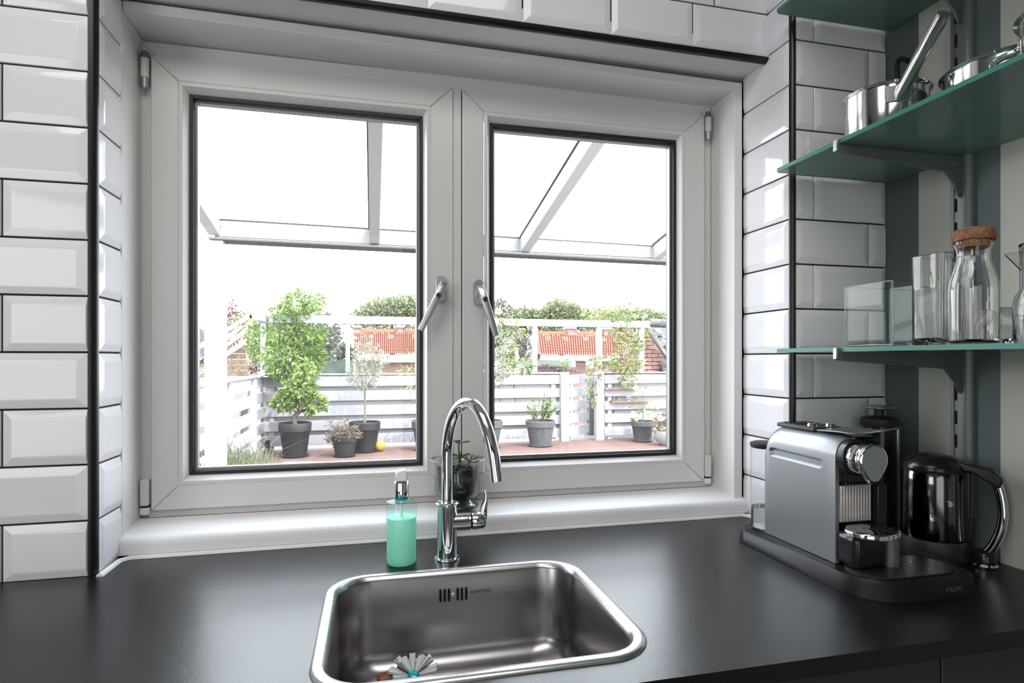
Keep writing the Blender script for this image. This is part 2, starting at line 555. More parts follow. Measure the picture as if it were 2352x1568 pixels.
_tiles = {}
def tile_mesh(wd, ht, cl, cr, ct=False, cb=False):
    """bevelled metro tile in the xz plane facing -y, lower left corner at the origin"""
    key = (round(wd, 4), round(ht, 4), cl, cr, ct, cb)
    if key in _tiles:
        return _tiles[key]
    b, p, q = 0.0145, 0.007, 0.0035
    g = 0.0018
    x0, x1, z0, z1 = g, wd - g, g, ht - g
    i0, i1 = (x0 if cl else x0 + b), (x1 if cr else x1 - b)
    j0, j1 = (z0 if cb else z0 + b), (z1 if ct else z1 - b)
    e = 0.0008
    vs_ = [(x0, G + 0.002, z0), (x1, G + 0.002, z0), (x1, G + 0.002, z1), (x0, G + 0.002, z1),
           (x0, -0.0 + e, z0), (x1, e, z0), (x1, e, z1), (x0, e, z1),
           (x0 + e, 0, z0 + e), (x1 - e, 0, z0 + e), (x1 - e, 0, z1 - e), (x0 + e, 0, z1 - e),
           (max(i0, x0 + e), -q, max(j0, z0 + e)), (min(i1, x1 - e), -q, max(j0, z0 + e)), (min(i1, x1 - e), -q, min(j1, z1 - e)), (max(i0, x0 + e), -q, min(j1, z1 - e))]
    fs_ = []
    for a in (0, 4, 8):
        for k in range(4):
            k2 = (k + 1) % 4
            fs_.append((a + k, a + k2, a + 4 + k2, a + 4 + k))
    fs_.append((12, 13, 14, 15))
    me = bpy.data.meshes.new('tile')
    me.from_pydata(vs_, [], fs_)
    bm = bmesh.new()
    bm.from_mesh(me)
    # rounded glaze line between bevel and face
    ed = [e_ for e_ in bm.edges if all(v.index >= 12 for v in e_.verts)]
    bmesh.ops.bevel(bm, geom=ed, offset=0.0022, segments=2, affect='EDGES', profile=0.5)
    bmesh.ops.recalc_face_normals(bm, faces=bm.faces)
    bm.to_mesh(me)
    bm.free()
    me.materials.append(M['tile'])
    _tiles[key] = me
    return me

def put_tile(wd, ht, loc, rz=0.0, cl=False, cr=False, ct=False, cb=False):
    j = random.uniform
    o = share(tile_mesh(wd, ht, cl, cr, ct, cb), 'tile', wall, loc, (j(-.0022, .0022), 0, rz + j(-.0022, .0022)))
    return o

NR = 17
for k in range(NR):
    z = RZ0 + k * ROW
    # left face
    if k % 2 == 0:
        put_tile(0.135, ROW, (-0.5016 - 0.135, WY, z), cr=True)
        xs = -0.5016 - 0.135
    else:
        put_tile(0.204, ROW, (-0.5016 - 0.204, WY, z))
        xs = -0.5016 - 0.204
    for q in range(3):
        xs -= 0.204
        put_tile(0.204, ROW, (xs, WY, z))
    # niche side, left (faces +x)
    put_tile(0.098, ROW, (-0.4885, 1.221, z), rz=PI / 2, cr=True)
    # niche side, right (faces -x)
    put_tile(0.168, ROW, (XR - 0.0015, 1.321, z), rz=-PI / 2, cl=True)
    # right face
    if k % 2 == 1:
        put_tile(0.0515, ROW, (0.9325, 1.147, z), cl=False, cr=True)
        put_tile(RWX - 0.984, ROW, (0.984, 1.147, z))
    else:
        put_tile(0.204, ROW, (0.9325, 1.147, z))
        put_tile(RWX - 1.1365, ROW, (1.1365, 1.147, z), cr=True)
# over the window
for r_ in range(6):
    z = 2.0255 + r_ * 0.1
    x = 0.9235
    first = True
    edges = [0.9235, 0.7232, 0.5200, 0.3155, 0.1105, -0.094, -0.298, -0.488] if r_ % 2 == 0 else [0.9235, 0.7803, 0.576, 0.372, 0.168, -0.036, -0.24, -0.444, -0.488]
    for a, b in zip(edges[:-1], edges[1:]):
        put_tile(a - b, 0.1, (b, WY + 0.01, z), cl=(b == -0.488))
# black corner profiles
def quarter(p0, p1, r_, name, lab, n1, n2):
    mb = MB()
    p0, p1 = Vector(p0), Vector(p1)
    n1, n2 = Vector(n1), Vector(n2)
    ring0, ring1 = [], []
    c0 = (n1 + n2) * (-r_)
    prof = [(0, 0)] + [(math.cos(R(a)), math.sin(R(a))) for a in range(0, 91, 15)]
    for a, b in prof:
        off = (n1 * a + n2 * b) * r_ + c0
        ring0.append(p0 + off)
        ring1.append(p1 + off)
    loft(mb, [ring0, ring1], True, True)
    o = mb.build(name, M['blacktrim'], smooth=True)
    return tag(o, lab, 'trim', kind='structure')
quarter((-0.4885, WY - 0.004, Z0 + 0.0005), (-0.4885, WY - 0.004, 2.71), 0.0125, 'trim_1', 'black vertical corner bead on the left edge of the window niche', (1, 0, 0), (0, -1, 0))
quarter((0.9235, 1.143, Z0 + 0.0005), (0.9235, 1.143, 2.71), 0.010, 'trim_2', 'black vertical corner bead on the tiled pier right of the window', (-1, 0, 0), (0, -1, 0))
quarter((-0.485, WY + 0.005, 2.0150), (0.922, WY + 0.005, 2.0085), 0.0125, 'trim_3', 'black horizontal corner bead along the tiles over the window', (0, 0, -1), (0, -1, 0))
# plastered underside of the head
s = MB().prism([(-0.4945, WY + 0.011, 2.021), (-0.4945, 1.40, 2.021), (-0.4945, 1.40, 2.06), (-0.4945, WY + 0.011, 2.06)], (1.4235, 0, -0.007)).build('trim_4', M['plaster'])
tag(s, 'plastered white underside of the wall over the window', 'trim', kind='structure')

# liner boards round the frame
def board(name, lab, b, bev=0.002):
    o = bx(name, M['white'], None, *b, bevel=bev)
    return tag(o, lab, 'trim', kind='structure')
board('trim_5', 'narrow white liner board left of the window frame', (-0.497, -0.486, 1.318, 1.45, 0.93, 2.013))
board('trim_6', 'white liner board right of the window frame', (0.895, 0.918, 1.318, 1.45, 0.93, 2.006))
o = MB().prism([(-0.486, 1.318, 1.996), (-0.486, 1.45, 1.992), (-0.486, 1.45, 2.03), (-0.486, 1.318, 2.0165)], (1.381, 0, -0.0105)).build('trim_7', M['white'], bevel=0.0015)
tag(o, 'white liner board across the top of the window frame', 'trim', kind='structure')
cl = MB().beam((-0.486, 1.3165, 2.018), (0.9165, 1.3165, 2.0035), 0.0012, 0.0018).build('trim_8', M['dirt'])
tag(cl, 'thin dark crack line above the window liner', 'trim', kind='structure')
cl = MB().box(-0.4975, -0.4962, 1.3155, 1.3172, 0.95, 2.01).build('trim_9', M['dirt'])
tag(cl, 'thin dark joint line between left niche tiles and liner', 'trim', kind='structure')

# ---------------------------------------------------------------- window_1
win = thing('window_1', 'wide white two-sash kitchen window above the sink', 'window', (0, 0, 0), kind='structure')
FX0, FX1, FZ0, FZ1, FY = -0.4885, 0.8915, 0.955, 1.9885, 1.42
def ring(name, m, parent, x0, x1, z0, z1, wd, y0, y1, bevel=0.002, wt=None, wb_=None, wr_=None, wl_=None):
    wt = wt or wd
    wb_ = wb_ or wd
    wl_ = wl_ or wd
    wr_ = wr_ or wd
    mb = MB()
    for pts in (((x0, z0), (x1, z0), (x1 - wr_, z0 + wb_), (x0 + wl_, z0 + wb_)), ((x1, z0), (x1, z1), (x1 - wr_, z1 - wt), (x1 - wr_, z0 + wb_)),
                ((x1, z1), (x0, z1), (x0 + wl_, z1 - wt), (x1 - wr_, z1 - wt)), ((x0, z1), (x0, z0), (x0 + wl_, z0 + wb_), (x0 + wl_, z1 - wt))):
        mb.prism([(a, y0, b) for a, b in pts], (0, y1 - y0, 0))
    return mb.build(name, m, parent, bevel=bevel)
ring('frame', M['pvc'], win, FX0, FX1, FZ0, FZ1, 0.05, FY, 1.50)
bx('frame', M['pvc'], win, 0.185, 0.222, 1.424, 1.49, 1.0, 1.95)
SY = 1.405
def sash(x0, x1, gx0, gx1):
    z0, z1, gz0, gz1 = 0.9730, 1.9535, 1.0450, 1.8815
    e = thing('sash', None, None, (0, 0, 0))
    e.parent = win
    # outer profile to the bead line, mitred
    ring('sash_frame', M['pvc'], e, x0, x1, z0, z1, 0.055, SY, SY + 0.062, bevel=0.0025,
         wl_=gx0 - 0.018 - x0, wr_=x1 - gx1 - 0.018, wt=z1 - gz1 - 0.0205, wb_=gz0 - z0 - 0.0195)
    # glazing bead sloping back to the glass
    mb = MB()
    a0, a1, c0, c1 = gx0 - 0.018, gx1 + 0.018, gz0 - 0.0195, gz1 + 0.0205
    o_ = [(a0, SY - 0.0005, c0), (a1, SY - 0.0005, c0), (a1, SY - 0.0005, c1), (a0, SY - 0.0005, c1)]
    m_ = [(a0 + .0085, SY - 0.0015, c0 + .0085), (a1 - .0085, SY - 0.0015, c0 + .0085), (a1 - .0085, SY - 0.0015, c1 - .0085), (a0 + .0085, SY - 0.0015, c1 - .0085)]
    i_ = [(gx0, SY + 0.016, gz0), (gx1, SY + 0.016, gz0), (gx1, SY + 0.016, gz1), (gx0, SY + 0.016, gz1)]
    k_ = [(gx0, SY + 0.05, gz0), (gx1, SY + 0.05, gz0), (gx1, SY + 0.05, gz1), (gx0, SY + 0.05, gz1)]
    loft(mb, [o_, m_, i_, k_])
    mb.build('glazing_bead', M['pvc'], e)
    # thin shadow line round the bead and the mitres
    ln = MB()
    for (p, q) in (((a0, c0), (a1, c0)), ((a1, c0), (a1, c1)), ((a1, c1), (a0, c1)), ((a0, c1), (a0, c0))):
        ln.beam((p[0], SY - 0.0004, p[1]), (q[0], SY - 0.0004, q[1]), 0.0006, 0.0007)
    for sx, sz, tx, tz in ((x0, z0, a0, c0), (x1, z0, a1, c0), (x1, z1, a1, c1), (x0, z1, a0, c1)):
        ln.beam((sx, SY - 0.0001, sz), (tx, SY - 0.0001, tz), 0.0004, 0.0004)
    ln.build('joint_line', M['pvc_line'], e)
    ring('gasket', M['gasket'], e, gx0 - .001, gx1 + .001, gz0 - .001, gz1 + .001, 0.0085, SY + 0.0135, SY + 0.022, bevel=0.001)
    ring('spacer', M['spacer'], e, gx0 + 0.0045, gx1 - 0.0045, gz0 + 0.0045, gz1 - 0.0045, 0.009, SY + 0.024, SY + 0.040, bevel=0)
    ring('gasket', M['gasket'], e, gx0, gx1, gz0, gz1, 0.0115, SY + 0.041, SY + 0.047, bevel=0)
    bx('pane', M['pane'], e, gx0, gx1, SY + 0.0225, SY + 0.0235, gz0, gz1)
    return e
sL = sash(-0.4633, 0.1893, -0.3912, 0.1170)
sR = sash(0.2115, 0.8640, 0.2822, 0.7874)
# overlapping strip and seal between the sashes
bx('centre_strip', M['pvc'], win, 0.1900, 0.2093, SY + 0.004, SY + 0.05, 0.975, 1.952, bevel=0.001)
bx('seal', M['gasket'], win, 0.2093, 0.2115, SY + 0.008, SY + 0.05, 0.975, 1.952)
bx('frame_lip', M['pvc_line'], win, FX0 + .02, FX1 - .02, 1.4095, 1.421, 0.9585, 0.9725)

def handle(cx_, cz, ang, flip, lab):
    e = thing('handle', None, None, (cx_, SY, cz))
    e.parent = win
    mb = MB()
    pr = roundrect(-0.0132, 0.0132, -0.031, 0.031, 0.0131, 8)
    loft(mb, [[(x, 0.0, z) for x, z in pr], [(x, -0.009, z) for x, z in pr], [(x * .88, -0.0115, z * .94) for x, z in pr]], False, True)
    mb.build('rosette', M['satin'], e, smooth=True, angle=50)
    # neck and flat lever hanging at an angle, coming forward
    ca, sa = math.cos(ang), math.sin(ang)
    pts = [(0.0, -0.034, 0.014), (0.0, -0.040, 0.0), (0.0, -0.045, -0.035), (0.0, -0.047, -0.075), (0.0, -0.045, -0.112)]
    wds = [0.0085, 0.0095, 0.0085, 0.0075, 0.0070]
    ths = [0.005, 0.009, 0.007, 0.006, 0.005]
    rings = []
    for (x, y, z), wd, th in zip(pts, wds, ths):
        rr = roundrect(-wd, wd, -th, th, min(wd, th) * 0.45, 3)
        rings.append([(a * ca + z * sa, y + b, -a * sa + z * ca) for a, b in rr])
    mb = MB()
    loft(mb, rings, True, True)
    lv = mb.build('lever', M['satin'], e, smooth=True, angle=45)
    MB().tube([(0, -0.002, 0), (0, -0.036, 0)], [0.0095, 0.009], 16).build('neck', M['satin'], e, smooth=True)
    kz = -0.022
    MB().tube([(kz * sa, -0.040, kz * ca), (kz * sa, -0.054, kz * ca)], 0.0062, 18).build('lock', M['chrome'], e, smooth=True)
    bx('keyhole', M['slot'], e, kz * sa - .0012, kz * sa + .0012, -0.0546, -0.0538, kz * ca - .0035, kz * ca + .0035)
    return e
handle(0.1585, 1.466, R(27), 1, None)
handle(0.2510, 1.461, R(-18), -1, None)

def hinge(cx_, z0, z1, top):
    e = thing('hinge', None, None, (cx_, 0, 0))
    e.parent = win
    if top:
        MB().tube([(0, 1.403, z1), (0, 1.403, z1 - 0.014)], 0.0075, 14).build('hinge_cap', M['greysteel'], e, smooth=True)
        MB().tube([(0, 1.403, z1 - 0.0145), (0, 1.403, z0 + 0.021)], 0.0082, 14).build('barrel', M['pvc'], e, smooth=True)
        MB().tube([(0, 1.403, z0 + 0.020), (0, 1.403, z0)], [0.0078, 0.006], 14).build('hinge_pin', M['satin'], e, smooth=True)
    else:
        bx('cover', M['pvc'], e, -0.009, 0.008, 1.398, 1.42, z0 + 0.017, z1, bevel=0.003)
        bx('hinge_pin', M['gasket'], e, -0.006, 0.006, 1.403, 1.419, z0 + 0.012, z0 + 0.018)
        bx('hinge_foot', M['white'], e, -0.010, 0.0085, 1.400, 1.42, z0 - 0.003, z0 + 0.0125, bevel=0.003)
    return e
hinge(-0.474, 1.880, 1.957, True)
hinge(0.8735, 1.886, 1.959, True)
hinge(-0.474, 0.9685, 1.042, False)
hinge(0.8735, 0.9685, 1.043, False)

# sill board
mb = MB()
prof = [(1.425, 0.9585), (1.325, 0.9475), (1.3135, 0.9455), (1.3065, 0.9425), (1.3035, 0.937), (1.302, 0.930), (1.302, 0.912), (1.425, 0.912)]
ra = [(-0.4945, y, z) for y, z in prof]
rb = [(0.9225, y, z) for y, z in prof]
loft(mb, [ra, rb], True, True)
o = mb.build('trim_10', M['sill'], smooth=True, angle=40)
tag(o, 'white window sill board behind the tap', 'window sill', kind='structure')
mb = MB()
def caulk(pts, r_=0.006):
    for a, b in zip(pts[:-1], pts[1:]):
        mb.tube([a, b], r_, 8)
caulk([(-0.482, 1.208, Z0 + .0), (-0.479, 1.285, Z0 + .001), (-0.465, 1.3, Z0 + .001), (0.905, 1.3, Z0 + .001), (0.917, 1.285, Z0 + .001), (0.918, 1.15, Z0)])
o = mb.build('trim_11', M['caulk'], smooth=True)
tag(o, 'white sealant bead where sill and tiles meet the worktop', 'sealant', kind='structure')

# ---------------------------------------------------------------- worktop, cabinet, sink
mb = MB()
SX0, SX1, SYa, SYb = -0.066, 0.366, 0.725, 1.084
outer_y0, outer_y1 = 0.6597, 1.309
hole = roundrect(SX0, SX1, SYa, SYb, 0.06, 8)
# top as quads round the cut-out
def worktop():
    bm = bmesh.new()
    ox0, ox1 = -2.0, RWX
    # one polygon ring: outline pieces bridged to the hole through four trapezoid n-gons
    n = 8
    H = [bm.verts.new((x, y, Z0)) for x, y in hole]
    quad = n + 1
    oc = [bm.verts.new(p) for p in ((ox1, 1.150, Z0), (ox0, 1.2185, Z0), (ox0, outer_y0, Z0), (ox1, outer_y0, Z0))]
    extra = [bm.verts.new(p) for p in ((0.926, 1.150, Z0), (0.926, outer_y1, Z0), (-0.4915, outer_y1, Z0), (-0.4915, 1.2185, Z0))]
    mid = n // 2
    def seg(i0, i1):
        out = []
        i = i0
        N = len(H)
        while True:
            out.append(H[i % N])
            if i % N == i1 % N:
                break
            i += 1
        return out
    idx = [mid, quad + mid, 2 * quad + mid, 3 * quad + mid]
    for k in range(4):
        s_ = seg(idx[k], idx[(k + 1) % 4] if idx[(k + 1) % 4] > idx[k] else idx[(k + 1) % 4] + len(H))
        bm.faces.new([oc[k]] + s_ + [oc[(k + 1) % 4]] + (extra[::-1] if k == 0 else []))
    geom = bm.faces[:]
    r2 = bmesh.ops.extrude_face_region(bm, geom=geom)
    vs2 = [g for g in r2['geom'] if isinstance(g, bmesh.types.BMVert)]
    bmesh.ops.translate(bm, verts=vs2, vec=(0, 0, -0.024))
    bmesh.ops.recalc_face_normals(bm, faces=bm.faces)
    me = bpy.data.meshes.new('worktop')
    bm.to_mesh(me)
    bm.free()
    me.materials.append(M['counter'])
    o = bpy.data.objects.new('worktop', me)
    COL.objects.link(o)
    return o
wt = worktop()
tag(wt, 'long black laminate worktop under the window with a cut-out sink', 'worktop')
cab = thing('base_cabinet', 'charcoal base cabinet run below the black worktop', 'cabinet', (0, 0, 0))
cb_ = MB().box(-1.99, -0.11, 0.70, 1.14, 0.1, 0.878).box(0.41, 1.184, 0.70, 1.14, 0.1, 0.878).box(-0.11, 0.41, 0.70, 1.14, 0.1, 0.68).build('body', M['cabinet'], cab)
xs = [-1.99, -1.39, -0.79, -0.19, 0.41, 0.80, 1.184]
for a, b in zip(xs[:-1], xs[1:]):
    d = bx('cabinet_door', M['cabinet'], cab, a + .002, b - .002, 0.680, 0.699, 0.12, 0.868, bevel=0.0015)
    hm = MB().tube([((a + b) / 2 - .07, 0.68, 0.80), ((a + b) / 2 - .07, 0.655, 0.80), ((a + b) / 2 + .07, 0.655, 0.80), ((a + b) / 2 + .07, 0.68, 0.80)], 0.005, 8)
    hm.build('handle', M['greysteel'], d, smooth=True)
bx('plinth', M['blackmatt'], cab, -1.99, 1.184, 0.74, 0.76, 0.0, 0.1)

sink = thing('sink', 'rectangular stainless steel sink bowl set into the worktop', 'sink', (0, 0, 0))
ox0, ox1, oy0, oy1 = -0.078, 0.380, 0.711, 1.098
mb = MB()
ri = lambda x0, x1, y0, y1, r_, z: [(x, y, z) for x, y in roundrect(x0, x1, y0, y1, r_, 10)]
loft(mb, [ri(ox0, ox1, oy0, oy1, .072, Z0 + .0002), ri(ox0 + .001, ox1 - .001, oy0 + .001, oy1 - .001, .071, Z0 + .0025),
          ri(ox0 + .005, ox1 - .005, oy0 + .005, oy1 - .005, .068, Z0 + .0052), ri(ox0 + .015, ox1 - .015, oy0 + .016, oy1 - .015, .061, Z0 + .0052),
          ri(ox0 + .0175, ox1 - .0175, oy0 + .0185, oy1 - .0175, .059, Z0 + .0020)])
mb.build('rim', M['steel_rim'], sink, smooth=True, angle=60)
mb = MB()
bx0, bx1, by0, by1 = ox0 + .0175, ox1 - .0175, oy0 + .0185, oy1 - .0175
rings = [ri(bx0, bx1, by0, by1, .059, Z0 + .0020), ri(bx0 + .003, bx1 - .003, by0 + .003, by1 - .003, .057, Z0 - .001),
         ri(bx0 + .005, bx1 - .005, by0 + .005, by1 - .005, .056, Z0 - .006), ri(bx0 + .0075, bx1 - .0075, by0 + .0075, by1 - .0075, .056, Z0 - .10)]
DZ = 0.165
for k in range(1, 9):
    a = R(90 * k / 8)
    off = 0.0075 + 0.045 * (1 - math.cos(a))
    rings.append(ri(bx0 + off, bx1 - off, by0 + off, by1 - off, .058 - 0.012 * k / 8, Z0 - .12 - 0.045 * math.sin(a)))
rings.append(ri(bx0 + .12, bx1 - .12, by0 + .12, by1 - .12, .03, Z0 - DZ - .002))
loft(mb, rings, False, True)
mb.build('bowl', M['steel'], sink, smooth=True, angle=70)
yb = by1 - .0078
for k, x in enumerate((0.1212, 0.1290, 0.1368, 0.1531, 0.1609, 0.1687)):
    pr = roundrect(x - .0021, x + .0021, 0.8555, 0.8785, .002, 3)
    mb = MB()
    loft(mb, [[(a, yb + .001, b) for a, b in pr], [(a, yb - .0006, b) for a, b in pr]], False, True)
    mb.build('overflow_slot', M['slot'], sink)
MB().lathe([(0, .0014), (.0025, .0012), (.0042, 0.0)], (0, 0, 0), 16).build('screw', M['steel_rim'], sink, smooth=True, loc=(0.145, yb, 0.867), rot=(PI / 2, 0, 0))
text('LANESTO', 0.0088, M['letterdk'], sink, (0.196, yb - .0003, 0.8655), (PI / 2, 0, 0), ext=0.0001)
MB().lathe([(0.0, 0.004), (0.034, 0.004), (0.042, 0.001), (0.044, 0)], (0.15, 0.90, Z0 - DZ - .0005), 36).build('drain', M['chrome'], sink, smooth=True)
rw = random.Random(3)
dm = MB()
for k in range(60):
    px_, py_ = rw.uniform(0.12, 0.27), rw.uniform(0.90, 1.02)
    s_ = rw.uniform(0.0008, 0.0019)
    dm.lathe([(s_, 0), (s_ * .8, s_ * .55), (0, s_ * .75)], (px_, py_, Z0 - DZ - .0016), 8)
o = dm.build('water_drops', M['water'], sink, smooth=True)
o['kind'] = 'stuff'

# dish brush lying in the sink
br = thing('dish_brush', 'white bristled dish brush with turquoise core lying in the sink', 'brush', (0.066, 0.982, 0.7745), 0)
rb_ = random.Random(5)
MB().lathe([(0, -0.006), (.010, -0.006), (.0115, 0.0), (.010, .005), (.005, .0085), (0, .0095)], (0, 0, 0), 24).build('brush_core', M['teal'], br, smooth=True)
for k in range(15):
    a = R(-18 + 216 * k / 14)
    for q in range(2 if k % 2 else 1):
        el = rb_.uniform(0.05, 0.45) + q * 0.5
        L = rb_.uniform(0.034, 0.043)
        d = Vector((math.cos(a) * math.cos(el), math.sin(a) * math.cos(el), math.sin(el)))
        sd = Vector((-math.sin(a), math.cos(a), 0))
        up = d.cross(sd)
        r0 = [Vector((0, 0, 0)) + d * .007 + sd * (s1 * .0016) + up * (s2 * .0014) for s1, s2 in ((-1, -1), (1, -1), (1, 1), (-1, 1))]
        r1 = [d * L + sd * (s1 * .0052) + up * (s2 * .0028) for s1, s2 in ((-1, -1), (1, -1), (1, 1), (-1, 1))]
        t_ = MB()
        loft(t_, [r0, r1], True, True)
        t_.build('bristle_tuft', M['bristle'], br, bevel=0.0008, seg=1)
MB().tube([(0, -0.008, 0.0), (0.004, -0.04, 0.0), (0.012, -0.09, 0.002), (0.022, -0.14, 0.006)], [.006, .0065, .007, .006], 10).build('handle', M['pump'], br, smooth=True)
sp = thing('wooden_scrubber', 'brown wooden edged scrubber beside the dish brush in the sink', 'scrubber', (0.034, 1.026, 0.7545), R(12))
MB().box(-0.026, 0.018, -0.012, 0.012, -0.008, 0.008).build('block', M['wood'], sp, bevel=0.005)
MB().box(-0.022, 0.014, -0.010, 0.010, -0.012, -0.008).build('bristle_pad', M['bristle'], sp)

# ---------------------------------------------------------------- tap
tap = thing('kitchen_tap', 'chrome swan-neck mixer tap standing behind the sink', 'tap', (0.1435, 1.158, Z0))
MB().lathe([(0, 0), (.0245, 0), (.0250, .0015), (.0243, .0035), (.0195, .0045), (.0195, .105), (.0205, .1075), (.0222, .109), (.0222, .1105), (.0205, .1125), (.0125, .113), (0, .113)], n=48).build('body', M['chrome'], tap, smooth=True, angle=40)
d_ = Vector((0.070, -0.150, 0)).normalized()
cp = [(0, .105), (0, .16), (0, .205), (.003, .232), (.012, .262), (.027, .287), (.048, .305), (.072, .3125), (.096, .308), (.117, .293), (.134, .270), (.147, .243), (.156, .216), (.161, .195)]
# smooth the neck
def catmull(P, n=5):
    out = []
    for i in range(len(P) - 1):
        p0 = P[max(i - 1, 0)]
        p1, p2 = P[i], P[i + 1]
        p3 = P[min(i + 2, len(P) - 1)]
        for k in range(n):
            t = k / n
            out.append(tuple(0.5 * ((2 * b) + (-a + c) * t + (2 * a - 5 * b + 4 * c - d) * t * t + (-a + 3 * b - 3 * c + d) * t ** 3) for a, b, c, d in zip(p0, p1, p2, p3)))
    out.append(P[-1])
    return out
cps = catmull(cp, 6)
MB().tube([(d_.x * a, d_.y * a, b) for a, b in cps], 0.0112, 28).build('spout', M['chrome'], tap, smooth=True, angle=60)
e1 = Vector((d_.x * .161, d_.y * .161, .195))
dn = Vector((d_.x * .22, d_.y * .22, -.975)).normalized()
MB().tube([e1 + dn * .0002, e1 + dn * .0165], 0.0119, 28).build('aerator', M['chrome'], tap, smooth=True, angle=50)
# side arm with cartridge and lever
zc = .072
MB().tube([(0.006, 0, zc), (0.046, -.001, zc)], 0.0172, 36).build('side_arm', M['chrome'], tap, smooth=True, angle=50)
MB().tube([(0.0455, -.001, zc), (0.0495, -.001, zc)], 0.0150, 30).build('collar_ring', M['slot'], tap, smooth=True, angle=50)
MB().tube([(0.0492, -.001, zc), (0.052, -.001, zc), (0.072, -.001, zc), (0.0755, -.001, zc)], [0.016, 0.0172, 0.0172, 0.0145], 36).build('knob', M['chrome'], tap, smooth=True, angle=50)
mb = MB()
rings = []
for x, z, wd, th in ((0.066, .058, .008, .009), (0.071, .078, .0105, .0085), (0.0745, .097, .0095, .0055), (0.0785, .112, .0075, .0036), (0.079, .124, .0055, .0028), (0.0765, .133, .0030, .0022)):
    rr = roundrect(-th, th, -wd, wd, min(th, wd) * .7, 4)
    rings.append([(x + a, -.001 + b, z) for a, b in rr])
loft(mb, rings, True, True)
mb.build('lever', M['chrome'], tap, smooth=True, angle=60)
bx('blue_mark', M['blue'], tap, 0.0395, 0.0412, -0.0160, -0.0140, zc + .006, zc + .0125)
bx('red_mark', M['red'], tap, 0.0395, 0.0412, -0.0095, -0.0080, zc + .0138, zc + .0155)

# ---------------------------------------------------------------- soap dispenser
so = thing('soap_dispenser', 'turquoise liquid soap pump bottle left of the tap', 'soap dispenser', (0.0546, 1.1528, Z0 + .0003))
MB().lathe([(0, 0), (.026, 0), (.0285, .003), (.0292, .008), (.0292, .113), (.0275, .1195), (.020, .1215), (.0125, .1225), (.0125, .1285)], n=44).build('bottle', M['soapglass'], so, smooth=True, angle=50)
MB().lathe([(0, .0012), (.0255, .0014), (.0277, .0045), (.0282, .009), (.0282, .090), (0, .0905)], n=44).build('liquid_soap', M['soap'], so, smooth=True, angle=50)
MB().tube([(0, 0, .0906), (0, 0, .118)], .0024, 10).build('dip_tube', M['pump'], so, smooth=True)
MB().lathe([(0, .1235), (.0130, .1235), (.0135, .125), (.0135, .129), (0, .129)], n=32).build('neck_ring', M['teal'], so, smooth=True, angle=50)
MB().lathe([(0, .1292), (.0140, .1292), (.0142, .1305), (.0138, .156), (.0130, .1575), (0, .158)], n=40).build('collar', M['chrome'], so, smooth=True, angle=50)
mb = MB()
pr = [(-.011, .158), (.0115, .158), (.0108, .174), (.011, .1795), (.0065, .1815), (-.004, .1800), (-.0105, .177), (-.0118, .168)]
loft(mb, [[(a, -.009, b) for a, b in pr], [(a * .98, .011, b) for a, b in pr]], True, True)
mb.build('pump_head', M['pump'], so, bevel=.003, seg=3)

# ---------------------------------------------------------------- vase with succulent on the sill
va = thing('glass_vase', 'flared clear glass vase holding a dark planter on the sill', 'vase', (0.1905, 1.342, 0.9502))
t = .0022
po = [(0, 0), (.031, 0), (.034, .002), (.036, .006), (.0455, .009), (.0475, .0135), (.0455, .019), (.036, .022), (.0335, .026), (.040, .032), (.0495, .040), (.0525, .052), (.0525, .078), (.0505, .094), (.0520, .106), (.0575, .115), (.0620, .1190)]
pi_ = [(r_ - t, z) for r_, z in po[::-1] if z > .03]
MB().lathe(po + [(.0612, .1205)] + pi_ + [(0, .034)], n=56).build('glass', M['vaseglass'], va, smooth=True, angle=60)
MB().lathe([(.0600, .1175), (.0628, .1185), (.0632, .1200), (.0622, .1212), (.0600, .1206)], n=56).build('rim', M['glass'], va, smooth=True)
MB().lathe([(0, .0005), (.031, .0005), (.035, .003), (.037, .0065), (.0462, .0095), (.0482, .0135), (.0462, .0185), (.037, .0215), (.035, .027), (.030, .031), (0, .031)], n=48).build('pedestal', M['pedestal'], va, smooth=True, angle=60)
pl = thing('succulent_plant', 'small dark green succulent growing in the glass vase behind the tap', 'plant', (0.1905, 1.342, 0.9845))
MB().lathe([(0, 0), (.034, 0), (.041, .010), (.0445, .030), (.0460, .064), (.0470, .066), (.0450, .066), (.043, .058), (0, .058)], n=40).build('planter', M['pottery'], pl, smooth=True, angle=60)
MB().lathe([(0.0435, .0585), (0.02, .061), (0, .0625)], n=24).build('soil', M['soil'], pl, smooth=True)
def fleaf(parent, p, d, L, W, T, m, name='leaf'):
    """fleshy leaf"""
    mb = MB()
    d = Vector(d).normalized()
    s_ = d.cross(Vector((0, 0, 1)))
    if s_.length < .01:
        s_ = Vector((1, 0, 0))
    s_.normalize()
    u = s_.cross(d)
    prof = [(0, .12), (.15, .35), (.4, .85), (.65, 1), (.85, .75), (.97, .3), (1.0, .02)]
    rings = []
    for t_, k in prof:
        c_ = Vector(p) + d * (L * t_) + u * (L * .12 * math.sin(t_ * 2.6))
        rings.append([c_ + s_ * (math.cos(a) * W / 2 * k) + u * (math.sin(a) * T / 2 * max(k, .3)) for a in [2 * PI * q / 10 for q in range(10)]])
    loft(mb, rings, True, True)
    return mb.build(name, m, parent, smooth=True, angle=80)
stems = [((0.004, -.004, .058), (0.002, -.006, .120)), ((-.016, -.008, .058), (-.020, -.012, .082)), ((.018, -.006, .058), (.026, -.012, .080)), ((.004, .016, .058), (.010, .020, .084)), ((-.006, -.024, .058), (-.004, -.030, .074))]
for a, b in stems:
    MB().tube([a, ((a[0] + b[0]) / 2, (a[1] + b[1]) / 2, (a[2] + b[2]) / 2), b], [.0028, .0024, .002], 8).build('stem', M['succulent'], pl, smooth=True)
